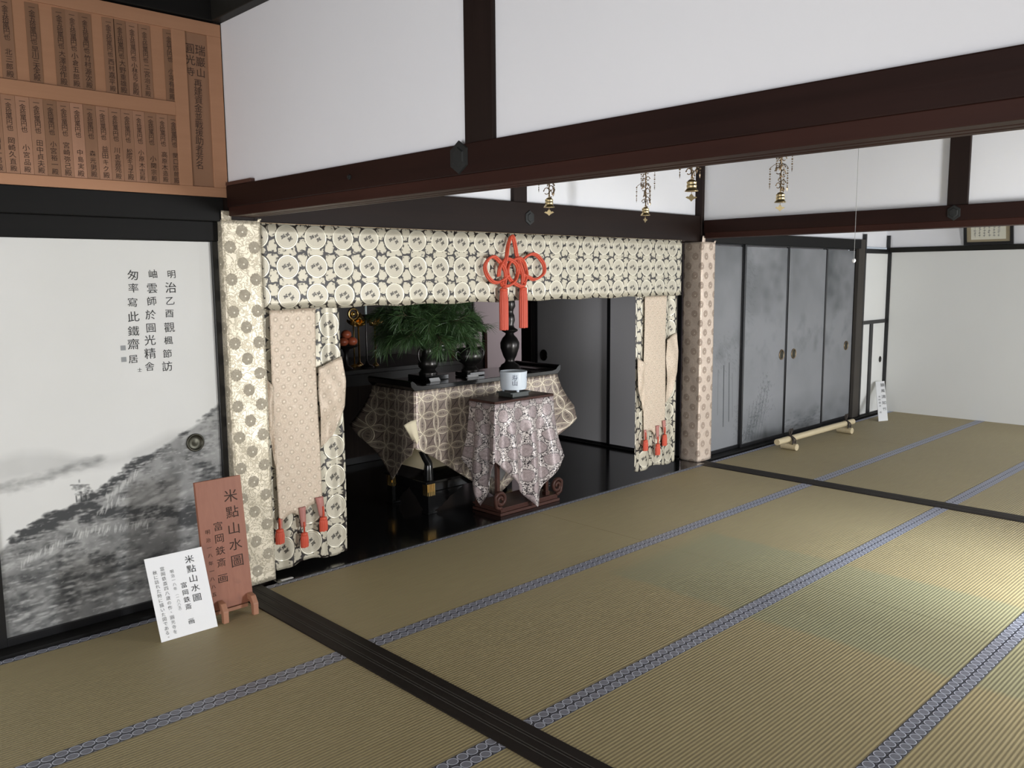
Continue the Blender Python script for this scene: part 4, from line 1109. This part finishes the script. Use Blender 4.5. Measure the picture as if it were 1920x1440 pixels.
c = thing('incense_table_cloth', 'mauve and silver flower brocade cloth draped over the small front table', 'table cloth', (1.95, 0.09, 0.752)); cx, cy, cz = c.location
drape(c, TX0+.006-cx, TX1-.006-cx, TY0+.006-cy, TY1-.006-cy, 0.0, hangF, flareF, None, 6.3, 60, 26, 0.021, 2.1).build('cloth', [ARAB, LIN_WHITE], c, smooth=True, solid=0.0025)

# porcelain incense pot
pot = thing('incense_pot', 'white porcelain incense pot with blue painting, on the small front table', 'incense pot', (1.955, 0.075, 0.8015)); 
MB().lathe([(0.076, 0.0), (0.086, 0.004), (0.090, 0.03), (0.091, 0.10), (0.093, 0.122), (0.089, 0.124), (0.086, 0.118), (0.084, 0.095)], (0, 0, 0.012), 40, cap=False).lathe([(0.001, 0), (0.076, 0.0)], (0, 0, 0.012), 40, cap=False).build('bowl', PORCELAIN, pot, smooth=True, auto=50)
for k in range(3):
    a = math.radians(250+120*k); MB().sphere((.068*math.cos(a), .068*math.sin(a), .008), .011, 10).build('foot', PORCELAIN, pot, smooth=True)
MB().lathe([(0.001, 0.108), (0.0855, 0.108)], (0, 0, 0), 32, cap=False).build('ash', ASH, pot)
t = MB()
def curved(mb, text, ang0, z0, size, step):
    for k, ch in enumerate(text):
        vv, ff = glyph(ch); pts = []
        for x, y in vv:
            a = ang0+((x-.5)*size)/.0915; pts.append((.0918*math.cos(a), .0918*math.sin(a), z0-k*step+(y-.38)*size))
        mb.add(pts, ff)
curved(t, '寿山', math.radians(-128), 0.100, 0.040, 0.036)
t.build('painted_mark', plain('cobalt_ink', (0.020, 0.030, 0.075), 0.3), pot)
ps = thing('pot_stand', 'dark green-grey footed stand under the white porcelain pot', 'stand', (1.955, 0.075, 0.768))
MB().prism([(-.075, 0), (-.075, .022), (-.095, .024), (-.095, .0335), (.095, .0335), (.095, .024), (.075, .022), (.075, 0)], (0, -.070, 0), (1, 0, 0), (0, 0, 1), (0, .14, 0)).build('stand_body', STONE_GREEN, ps, bevel=0.003)

# candlestick, burner, vase
ATZ = 0.8685
k = thing('candle_holder', 'tall black baluster candle holder on the altar behind the porcelain pot', 'candle holder', (2.42, 0.59, ATZ))
MB().lathe([(.082, 0), (.082, .018), (.072, .024), (.066, .040), (.040, .055), (.034, .075), (.050, .105), (.070, .165), (.072, .205), (.055, .240), (.034, .262), (.030, .275), (.060, .292), (.062, .302), (.036, .318), (.030, .340), (.040, .372), (.036, .41), (.026, .43), (.030, .45), (.044, .475), (.040, .52), (.028, .545), (.055, .575), (.080, .59), (.080, .60), (.012, .605), (.004, .66)], (0, 0, 0), 32).build('stem', BRONZE, k, smooth=True, auto=60)
bu = thing('incense_burner', 'squat dark bronze incense burner with ear handles on the altar table', 'incense burner', (1.985, 0.55, ATZ+.0005))
MB().box(-.085, .085, -.065, .065, 0, .028).build('base', LACQUER, bu, bevel=0.004)
MB().lathe([(.062, .028), (.064, .040), (.050, .052), (.042, .068), (.052, .082), (.082, .100), (.098, .128), (.096, .160), (.084, .178), (.086, .186), (.092, .190), (.086, .192), (.078, .180), (.07, .17)], (0, 0, 0), 32).build('bowl', BRONZE, bu, smooth=True, auto=60)
for sx in (-1, 1):
    MB().tube(spline([(sx*.092, 0, .165), (sx*.122, 0, .176), (sx*.132, 0, .150), (sx*.118, 0, .118), (sx*.092, 0, .116)], 6), .0075, 8).build('ear_handle', BRONZE, bu, smooth=True)
pl = MB().box(1.868, 1.965, .438, .446, ATZ, ATZ+.020).box(1.864, 1.969, .436, .455, ATZ, ATZ+.003).build('label_slip', CARD); tag(pl, 'small bright white label slip standing on the altar before the incense burner', 'label')
vs_ = thing('bronze_vase', 'dark bronze flower vase with loop handles on the altar table', 'vase', (1.645, 0.60, ATZ+.0335))
MB().lathe([(.064, 0), (.066, .012), (.058, .020), (.048, .034), (.066, .052), (.070, .075), (.060, .105), (.044, .135), (.040, .165), (.044, .190), (.058, .206), (.058, .210), (.050, .206), (.038, .185), (.034, .16)], (0, 0, 0), 32).build('body', BRONZE, vs_, smooth=True, auto=60)
for sx in (-1, 1):
    MB().tube(spline([(sx*.042, 0, .165), (sx*.068, 0, .180), (sx*.082, 0, .150), (sx*.078, 0, .105), (sx*.060, 0, .085)], 6), .006, 8).build('loop_handle', BRONZE, vs_, smooth=True)
pb = MB().box(1.545, 1.745, .50, .70, ATZ, ATZ+.033).build('vase_plinth', LACQUER, bevel=0.003); tag(pb, 'flat black square plinth under the bronze vase', 'plinth')
pl = MB()
pl.prism([(0, 0), (.004, 0), (-.012, .024), (-.016, .024)], (1.535, .440, ATZ), (0, -1, 0), (0, 0, 1), (.085, 0, 0)); o = pl.build('label_slip', plain('grey_card', (.42, .42, .42), .5)); tag(o, 'small grey label slip leaning on the altar in front of the bronze vase', 'label')

# plant in the vase
pt = thing('evergreen_branches', 'wide bunch of dark green drooping evergreen branches standing in the bronze vase', 'plant', (1.645, 0.60, ATZ+.0335+.190))
def branch(az, el, L, n_tw, seed):
    R = random.Random(seed); st, lf = MB(), MB()
    d = Vector((math.cos(az)*math.cos(el), math.sin(az)*math.cos(el), math.sin(el)))
    path = []
    rmax = .016
    for k in range(9):
        t = k/8; base = Vector((math.cos(az)*rmax*min(1, t*2), math.sin(az)*rmax*min(1, t*2), 0.0))
        if t < .15: p = Vector((math.cos(az)*.012, math.sin(az)*.012, t/.15*.075))
        else:
            q = (t-.15)/.85; p = Vector((math.cos(az)*.014, math.sin(az)*.014, .075)) + d*L*q + Vector((0, 0, -1))*L*.48*q*q*(1.1-math.sin(el))
        path.append(p)
    P = spline(path, 3); st.tube(P, [0.0035*(1-.6*i/len(P)) for i in range(len(P))], 6, 0)
    for k in range(n_tw):
        t = .34+.66*k/(n_tw-1); i = int(t*(len(P)-1)); p = P[i]; tan = (P[min(i+1, len(P)-1)]-P[max(i-1, 0)]).normalized()
        side = Vector((R.gauss(0, 1), R.gauss(0, 1), R.gauss(-.15, .6))).normalized()
        tw = (tan*.9+side*.8).normalized(); TL = R.uniform(.05, .11)
        e = p+tw*TL; st.tube([p, p+tw*TL*.5+Vector((0, 0, .004)), e], .0013, 4, 0)
        for q in range(40):
            b0 = p+tw*TL*R.uniform(.25, 1.0)
            nd = (tw*R.uniform(.5, 1.2)+Vector((R.gauss(0, .55), R.gauss(0, .55), R.gauss(-.30, .40)))).normalized()
            NL = R.uniform(.060, .105); w = nd.cross(Vector((R.gauss(0, 1), R.gauss(0, 1), R.gauss(0, 1)))).normalized()*R.uniform(.0010, .0016)
            mid = b0+nd*NL*.55+Vector((0, 0, -NL*.05)); tip = b0+nd*NL+Vector((0, 0, -NL*.20))
            lf.add([b0-w*.5, b0+w*.5, mid+w, mid-w, tip], [(0, 1, 2, 3), (3, 2, 4)], 1)
    st.add(lf.v, lf.f, 1)
    return st.build('branch', [TWIG, LEAF], pt)
bi = 0
for ring, (n, el, L, tw) in enumerate(((10, 0.38, .38, 17), (10, .66, .41, 17), (8, .98, .42, 16), (5, 1.3, .42, 15))):
    for q in range(n):
        az = 2*math.pi*(q+.5*ring)/n + random.uniform(-.15, .15)
        stretch = 1.0+.16*abs(math.cos(az))
        branch(az, el+random.uniform(-.1, .1), L*.80*stretch*random.uniform(.9, 1.05), tw, 100+bi); bi += 1

# ------------------------------------------------------------------ back of the altar room
pf = thing('altar_platform', 'long dark platform at the back of the altar room with an old panelled front', 'platform', (1.95, 2.3, 0.004)); qx, qy, qz = pf.location
MB().box(.3-qx, 3.15-qx, 1.98-qy, 2.9-qy, 0, .76).box(.27-qx, 3.18-qx, 1.95-qy, 2.93-qy, .76, .80).build('carcass', LACQUER_DULL, pf, bevel=0.004)
MB().box(.5-qx, 3.0-qx, 1.972-qy, 1.98-qy, .06, .66).build('front_panel', PLINTH, pf)
CZP = .8045
cs = thing('thin_candlestick', 'thin dark candlestick with a short pale candle, at the left in the altar room', 'candlestick', (2.13, 2.04, CZP))
MB().lathe([(.060, 0), (.058, .012), (.020, .03), (.008, .06), (.007, .40), (.012, .42), (.034, .445), (.036, .450), (.008, .452)], (0, 0, 0), 20).build('stem', BRONZE, cs, smooth=True, auto=60)
MB().lathe([(.011, .452), (.011, .525), (.002, .53)], (0, 0, 0), 14).build('candle', CANDLE, cs, smooth=True)
ds = thing('offering_dish', 'dark footed dish carrying the heap of persimmons beside the thin candlestick', 'dish', (1.955, 2.09, CZP))
MB().lathe([(.055, 0), (.05, .01), (.018, .03), (.016, .13), (.03, .165), (.095, .185), (.105, .200), (.098, .200), (.04, .190), (.001, .188)], (0, 0, 0), 24).build('dish_body', LACQUER_DULL, ds, smooth=True, auto=60)
for k, (dx, dy, dz, wd) in enumerate(((-.045, -.03, .232, 'front left persimmon of the small heap on the dark dish'), (.045, -.03, .232, 'front right persimmon of the small heap on the dark dish'), (0, .048, .232, 'rear persimmon of the small heap on the dark dish'), (.004, -.004, .290, 'topmost persimmon of the small heap on the dark dish'))):
    g = thing('persimmon', wd, 'fruit', (1.955+dx, 2.09+dy, CZP+dz), 'persimmons on the dark dish')
    MB().sphere((0, 0, 0), .045, 18, 0, (1, 1, .82)).build('flesh', ORANGE, g, smooth=True)
    m = MB()
    for q in range(4):
        a = q*math.pi/2+.4; m.add([(0, 0, .0385), (.018*math.cos(a-.5), .018*math.sin(a-.5), .0365), (.024*math.cos(a), .024*math.sin(a), .036), (.018*math.cos(a+.5), .018*math.sin(a+.5), .0365)], [(0, 1, 2, 3)])
    m.build('calyx', TWIG, g)
def lotus(loc, s, label, seed):
    g = thing('gilded_lotus', label, 'ornament', loc); R = random.Random(seed)
    MB().lathe([(.030*s, 0), (.026*s, .01), (.007*s, .03), (.006*s, loc[3] if len(loc) > 3 else .36)], (0, 0, 0), 14).build('stem', GOLD, g, smooth=True)
    for q in range(9):
        a = 2*math.pi*q/9+R.uniform(-.2, .2); el = R.uniform(.1, 1.1); m = MB()
        e = Vector((math.cos(a)*math.cos(el), math.sin(a)*math.cos(el), math.sin(el))); sd = Vector((-math.sin(a), math.cos(a), 0)); nn = e.cross(sd)
        L = .085*s
        m.grid(lambda u, v: tuple(Vector((0, 0, .36))+e*L*v+sd*(.030*s*(u-.5)*2*math.sin(math.pi*min(.98, .12+v*.86)))-nn*(.018*s*((u-.5)*2)**2)+nn*.02*s*v*v), 6, 6)
        m.build('petal', GOLD, g, smooth=True, solid=.001)
    MB().sphere((0, 0, .365), .022*s, 12, 0, (1, 1, .7)).build('seed_head', GOLD, g, smooth=True)
    return g
lotus((2.275, 2.12, CZP), 1.0, 'gilded lotus ornament right of the thin candlestick, half behind the evergreens', 5)
lotus((2.20, 2.26, CZP+.0), 1.25, 'larger gilded lotus ornament behind the thin candlestick', 9)
gr = thing('gilded_disc', 'small round gilded disc on a stand, left of the pale candle', 'ornament', (2.09, 2.17, CZP))
MB().tube([(.045*math.cos(a), 0, .455+.045*math.sin(a)) for a in [2*math.pi*k/24 for k in range(24)]], .011, 8, 0, True).sphere((0, 0, .455), .022, 12).tube([(0, 0, .02), (0, 0, .41)], .007, 8).build('disc_ring', GOLD, gr, smooth=True)
MB().lathe([(.045, 0), (.04, .012), (.01, .025)], (0, 0, 0), 16).build('foot', GOLD, gr, smooth=True)
jr = thing('lidded_jar', 'small dark jar with a pale metal lid, seen between vase and incense burner', 'jar', (2.98, 2.08, CZP))
MB().lathe([(.05, 0), (.045, .02), (.03, .04), (.05, .075), (.058, .11), (.045, .128)], (0, 0, 0), 20).build('body', BRONZE, jr, smooth=True)
MB().lathe([(.047, .128), (.045, .140), (.030, .152), (.008, .158), (.010, .17), (.001, .176)], (0, 0, 0), 20).build('lid', plain('pewter', (.55, .56, .58), .3, .9), jr, smooth=True)
ls = thing('lotus_lamp_stand', 'dark turned lamp stand with a bulging lotus bowl, right of the evergreens', 'lamp stand', (3.46, 2.22, 0.0045))
MB().lathe([(.14, 0), (.14, .03), (.06, .06), (.04, .12), (.035, .86), (.05, .90), (.04, .96), (.06, 1.02), (.12, 1.08), (.135, 1.12), (.11, 1.16), (.06, 1.20), (.045, 1.26), (.055, 1.5), (.05, 1.8), (.02, 1.84)], (0, 0, 0), 24).build('stem', LACQUER_DULL, ls, smooth=True, auto=60)
ch = thing('priest_chair', 'low dark chair with a curved back rail behind the altar table', 'chair', (3.62, 2.60, 0.0045))
MB().box(-.25, .25, -.2, .2, .40, .45).build('seat', ROSEWOOD, ch, bevel=.005)
for lx in (-.22, .22):
    for ly in (-.17, .17): MB().box(lx-.02, lx+.02, ly-.02, ly+.02, 0, .40).build('leg', ROSEWOOD, ch)
    MB().box(lx-.018, lx+.018, -.19, -.15, .45, 1.00).build('back_post', ROSEWOOD, ch)
MB().tube(spline([(-.26, -.10, 1.01), (-.22, -.17, 1.02), (0, -.18, 1.04), (.22, -.17, 1.02), (.26, -.10, 1.01)], 6), .020, 8).build('back_rail', ROSEWOOD, ch, smooth=True)
MB().box(-.22, .22, -.18, -.165, .60, .86).build('back_panel', LACQUER_DULL, ch)

# ------------------------------------------------------------------ signs by the left pillar
sg = thing('wooden_sign', 'reddish wooden sign with brush lettering on a small stand, leaning by the left pillar', 'sign', (-0.29, -0.33, 0.001), None, 0.0); sx_, sy_, sz_ = sg.location
tilt = math.radians(7)
up = Vector((0, math.sin(tilt), math.cos(tilt))); fw = Vector((0, -math.cos(tilt), math.sin(tilt)))
def onboard(x, h, d=0.0): return Vector((x-sx_, 0, .048)) + up*h + fw*d
STANDWOOD = plain('pale_red_wood', (.36, .17, .10), .5, 0, .15, 20)
W0, W1, HB = -0.410, -0.188, 0.600
m = MB(); 
vv = [onboard(x, h, d) for x in (W0, W1) for h in (0, HB) for d in (0, .018)]
m.add(vv, [(0, 1, 3, 2), (4, 6, 7, 5), (0, 4, 5, 1), (2, 3, 7, 6), (0, 2, 6, 4), (1, 5, 7, 3)])
bd = m.build('board', SIGNWOOD, sg, bevel=.002)
t = MB()
column(t, '米點山水圖', onboard(-0.247, .513, .018), (1, 0, 0), up, .062, .077, 0, .05, 1.12)
column(t, '富岡鉄斎', onboard(-0.322, .382, .018), (1, 0, 0), up, .044, .056, -.01, .05, 1.1)
column(t, '画', onboard(-0.325, .140, .018), (1, 0, 0), up, .046, .05, 0, .05, 1.25)
column(t, '明治一八年一八八五', onboard(-0.374, .366, .018), (1, 0, 0), up, .021, .036, 0, .10, 1.1)
t.build('lettering', INK_FADE, bd)
# stand: two arched feet joined by a rail
def arch(x):
    pts = [(-.085, 0), (-.062, 0), (-.058, .045), (-.040, .064), (.040, .064), (.058, .045), (.062, 0), (.085, 0), (.085, .055), (.062, .088), (.020, .094), (.020, .074), (-.022, .074), (-.022, .094), (-.062, .088), (-.085, .055)]
    return MB().prism(pts, (x-sx_-.013, .010, 0), (0, 1, 0), (0, 0, 1), (.026, 0, 0))
for x in (-0.352, -0.205): arch(x).build('stand_foot', STANDWOOD, sg, bevel=.003)
MB().box(W0+.03-sx_, W1-.03-sx_, -.020, .030, .030, .046).build('stand_rail', STANDWOOD, sg)

cd = thing('paper_sign', 'white printed caption card standing on the tatami, leaning before the reddish wooden sign', 'sign', (-0.52, -0.40, 0.001)); sx2, sy2, sz2 = cd.location
# bottom edge turned a little, top edge leans on the wooden sign
tl = math.radians(9); bx = Vector((1.0, -.03, 0)).normalized(); nrm = bx.cross(Vector((0, 0, 1))).normalized()
upc = (Vector((0, 0, 1))*math.cos(tl)-nrm*math.sin(tl)); fwc = bx.cross(upc).normalized()
upc = (upc - bx*0.085).normalized()
def oncard(a, h, d=0.0): return Vector((0, 0, .0)) + bx*a + upc*h + fwc*d
CW, CH = 0.252, 0.372
vv = [oncard(a-CW/2, h+(.0 if a == 0 else .0), d) for a in (0, CW) for h in (.022*0, CH) for d in (-.003, 0)]
m = MB().add(vv, [(0, 1, 3, 2), (4, 6, 7, 5), (0, 4, 5, 1), (2, 3, 7, 6), (0, 2, 6, 4), (1, 5, 7, 3)])
m.build('card', CARD, cd)
t = MB()
column(t, '米點山水圖', oncard(.062, .330), bx, upc, .036, .0440, 0, .03, 1.15)
column(t, '富岡鉄斎　画', oncard(.016, .222), bx, upc, .027, .0330, 0, .03, 1.1)
t.build('large_lettering', INK, cd)
t = MB()
column(t, '明治一八年', oncard(-.023, .294), bx, upc, .0165, .0195, 0, .03)
column(t, '（一八八五）', oncard(-.021, .192), bx, upc, .0150, .0155, 0, .02)
column(t, '富岡鉄斎四八歳の作、圓光寺を', oncard(-.061, .314), bx, upc, .0195, .0218, 0, .03)
column(t, '秋に訪れた時に描いた図である。', oncard(-.094, .305), bx, upc, .0195, .0208, 0, .03)
t.build('small_lettering', INK_LIGHT, cd)

# ------------------------------------------------------------------ far right: narrow sign, bamboo barrier, framed writing
rs = thing('narrow_sign', 'narrow white lettered board leaning in the far corner by the paper panels', 'sign', (7.085, -0.32, 0.006), None, 0.0)
bx3 = Vector((.95, -.31, 0)).normalized(); bx3 = Vector((.93, -.36, 0)).normalized()
tip = Vector((7.60-7.085, -0.055+.32, .355)); up3 = tip.normalized(); HS = tip.length; fw3 = bx3.cross(up3).normalized()
ons = lambda a, h, d=0: bx3*a+up3*h+fw3*d
vv = [ons(a, h, d) for a in (-.066, .066) for h in (0, HS) for d in (-.006, 0)]
MB().add(vv, [(0, 1, 3, 2), (4, 6, 7, 5), (0, 4, 5, 1), (2, 3, 7, 6), (0, 2, 6, 4), (1, 5, 7, 3)]).build('board', CARD, rs)
t = MB(); column(t, '猿風清如竹', ons(.030, HS*.90), bx3, up3, .060, HS*.155, 0, .1); t.build('large_lettering', INK_SOFT, rs)
t = MB(); column(t, '富岡鉄斎　画', ons(-.030, HS*.60), bx3, up3, .034, HS*.078, 0, .1); t.build('small_lettering', INK_LIGHT, rs)

bp = thing('bamboo_barrier', 'pale bamboo pole tied with dark cord to two short bamboo rests before the painted doors', 'barrier', (5.60, -0.30, 0.001)); bx_, by_, bz_ = bp.location
PZ = .098
pole = []; rad = []
pa, pe = Vector((4.80, -.325, PZ)), Vector((6.30, -.335, PZ))
for k in range(61):
    t = k/60; p = pa+(pe-pa)*t; pole.append((p.x-bx_, p.y-by_, p.z-bz_)); rad.append(.0275+.0022*math.exp(-(((t*6.2) % 1.0-.5)/.035)**2))
MB().tube(pole, rad, 20).build('pole', BAMBOO, bp, smooth=True, auto=50)
for x in (5.02, 6.14):
    r_ = MB().tube([(x+.006-bx_, -.255-by_, .031), (x-bx_, -.33-by_, .031), (x-.006-bx_, -.405-by_, .031)], .030, 18).build('rest', BAMBOO, bp, smooth=True, auto=50)
    m = MB()
    for dx in (-.012, .0, .012):
        m.tube([(x+dx-bx_, -.33-by_+.037*math.cos(a)*(1.0 if math.sin(a) > -.2 else 1.1), PZ-.015+.062*math.sin(a)*(.72 if math.sin(a) > 0 else 1.15)) for a in [2*math.pi*q/20 for q in range(20)]], .0055, 6, 0, True)
    top = PZ+.03
    for sgn in (-1, 1):
        m.tube(spline([(x-bx_, -.335-by_, top), (x+sgn*.035-bx_, -.34-by_, top+.045), (x+sgn*.012-bx_, -.345-by_, top+.062), (x-bx_, -.34-by_, top+.010)], 6), .005, 6)
        m.tube(spline([(x-bx_, -.345-by_, top), (x+sgn*.02-bx_, -.375-by_, PZ), (x+sgn*.03-bx_, -.372-by_, PZ-.045)], 5), .005, 6)
    m.build('cord_tie', plain('dark_hemp_cord', (.035, .026, .020), .8), r_, smooth=True)

pc = thing('framed_writing', 'small framed piece of writing with a gold mat, hung on the far right wall', 'picture', (XR-.03, -1.03, 1.856)); f0 = pc.location
def rot(y, h, d): # leans forward at its top
    a = math.radians(12); return (-(h*math.sin(a)+d*math.cos(a)), y, h*math.cos(a)-d*math.sin(a)+.004)
def slab(y0, y1, h0, h1, d0, d1):
    vv = [rot(y, h, d) for y in (y0, y1) for h in (h0, h1) for d in (d0, d1)]
    return vv, [(0, 2, 3, 1), (4, 5, 7, 6), (0, 1, 5, 4), (2, 6, 7, 3), (0, 4, 6, 2), (1, 3, 7, 5)]
m = MB()
for q in ((-.235, -.205, 0, .40), (.205, .235, 0, .40), (-.205, .205, 0, .03), (-.205, .205, .37, .40)): m.add(*slab(*q, 0, .022))
m.build('frame', FRAME_BLACK, pc)
MB().add(*slab(-.205, .205, .03, .37, .004, .012)).build('mat_board', plain('dull_gold_paper', (.30, .25, .16), .6, 0, .15, 30), pc)
ppr = MB().add(*slab(-.165, .165, .055, .345, .012, .0135)).build('paper', plain('aged_paper', (.62, .60, .50), .8), pc)
R = random.Random(3)
for c_ in range(6):
    y = .125-.045*c_; m = MB()
    for q in range(9):
        h = .32-.028*q
        if h < .09: continue
        m.add(*slab(y-.0014, y+.0014, h-.015, h+.013, .0136, .0142))
        for s in range(3):
            a, b_ = R.uniform(-.008, .008), R.uniform(-.009, .009)
            m.add(*slab(y+a-.007, y+a+.007, h+b_-.0018, h+b_+.0018, .0136, .0142))
    m.build('brush_column', INK_LIGHT, ppr)

# ------------------------------------------------------------------ hanging brass ornaments
def pendant(x, y, zb, label, seed):
    R = random.Random(seed)
    g = thing('brass_pendant', label, 'hanging ornament', (x, y, zb), 'brass pendants hanging in the middle room')
    MB().tube([(0, 0, .43), (0, 0, CZ-zb-.001)], .0016, 6).build('hanging_wire', BRASS_DARK, g)
    MB().lathe([(.0305, 0), (.0315, .002), (.0265, .008), (.0225, .014), (.0222, .022), (.0236, .024), (.0236, .027), (.0220, .029), (.0216, .038), (.0232, .040), (.0232, .043), (.0200, .046), (.0130, .053), (.0040, .056)], (0, 0, 0), 24).build('bell', BRASS, g, smooth=True, auto=50)
    MB().tube([(.006*math.cos(a), 0, .062+.006*math.sin(a)) for a in [2*math.pi*k/12 for k in range(12)]], .0016, 6, 0, True).build('bell_ring', BRASS, g)
    MB().tube([(0, 0, .02), (0, 0, -.018)], .0012, 6).build('clapper_wire', BRASS_DARK, g)
    lf = [(0, -.046), (.010, -.036), (.028, -.028), (.020, -.022), (.012, -.024), (.006, -.015), (0, -.010), (-.006, -.015), (-.012, -.024), (-.020, -.022), (-.028, -.028), (-.010, -.036)]
    a = R.uniform(-.9, .2)
    MB().prism(lf, (0, 0, 0), (math.cos(a), math.sin(a), 0), (0, 0, 1), (-.002*math.sin(a), .002*math.cos(a), 0)).build('clapper_leaf', BRASS, g)
    # pierced body made of scroll rings
    m = MB()
    m.tube([(0, 0, .06), (0, 0, .44)], .003, 8)
    for k in range(22):
        z = .075+.35*k/22; an = k*2.4; rr = R.uniform(.010, .020); c_ = Vector((math.cos(an)*.014, math.sin(an)*.014, z))
        e = Vector((math.cos(an+.3), math.sin(an+.3), 0))
        m.tube([tuple(c_+e*rr*math.cos(q)*.9+Vector((0, 0, rr*math.sin(q)))) for q in [1.75*math.pi*w_/12 for w_ in range(13)]], .0026, 5)
        m.sphere(tuple(c_+e*rr), .0042, 6)
    m.build('scroll_body', BRASS_DARK, g, smooth=True)
    for k in range(8):
        an = 2*math.pi*k/8+R.uniform(-.2, .2); rr = .040 if k % 2 == 0 else .058; top_ = .19+.13*(k % 3)*.8; L = R.uniform(.07, .12)
        bx_, by_ = rr*math.cos(an), rr*math.sin(an); m = MB()
        m.tube([(0, 0, top_), (bx_*.6, by_*.6, top_+.012), (bx_, by_, top_-.006)], .0018, 5)
        nb = int(L/.013)
        for q in range(nb): m.sphere((bx_, by_, top_-.012-.013*q), .0036 if q % 2 else .0055, 7)
        zz = top_-.012-.013*nb
        m.add([(bx_-.009*math.sin(an), by_+.009*math.cos(an), zz), (bx_+.009*math.sin(an), by_-.009*math.cos(an), zz), (bx_, by_, zz+.014), (bx_, by_, zz-.018), (bx_+.003*math.cos(an), by_+.003*math.sin(an), zz), (bx_-.003*math.cos(an), by_-.003*math.sin(an), zz)], [(0, 4, 2), (4, 1, 2), (1, 5, 2), (5, 0, 2), (4, 0, 3), (1, 4, 3), (5, 1, 3), (0, 5, 3)])
        m.build('bead_chain', BRASS_DARK, g, smooth=False)
pendant(1.56, -.63, 1.950, 'brass bell pendant hanging leftmost, above the middle of the valance', 1)
pendant(2.52, -.58, 1.950, 'brass bell pendant with long scrolls, hanging between the leftmost and the nearest bell', 2)
pendant(1.41, -1.68, 1.950, 'brass bell pendant hanging in front of the far altar post, its bell highest', 3)
pendant(2.31, -1.64, 1.950, 'brass bell pendant hanging rightmost, against the white plaster of the far beam', 4)
pc = thing('light_pull_cord', 'thin light pull cord with a small white bead, in front of the grey painted doors', 'pull cord', (1.95, -2.22, 1.620))
MB().tube([(0, 0, .01), (0, 0, CZ-1.620-.001)], .0011, 6).build('cord', plain('grey_string', (.30, .30, .29), .8), pc)
MB().sphere((0, 0, .006), .0085, 14, 0, (1, 1, 1.2)).build('bead', CARD, pc, smooth=True)
ws = MB().box(0.098, 0.165, -0.100, -0.082, 0.0062, 0.0075).build('paper_slip', CARD); tag(ws, 'small white paper slip lying on the black sill by the gold pillar cover', 'paper slip')
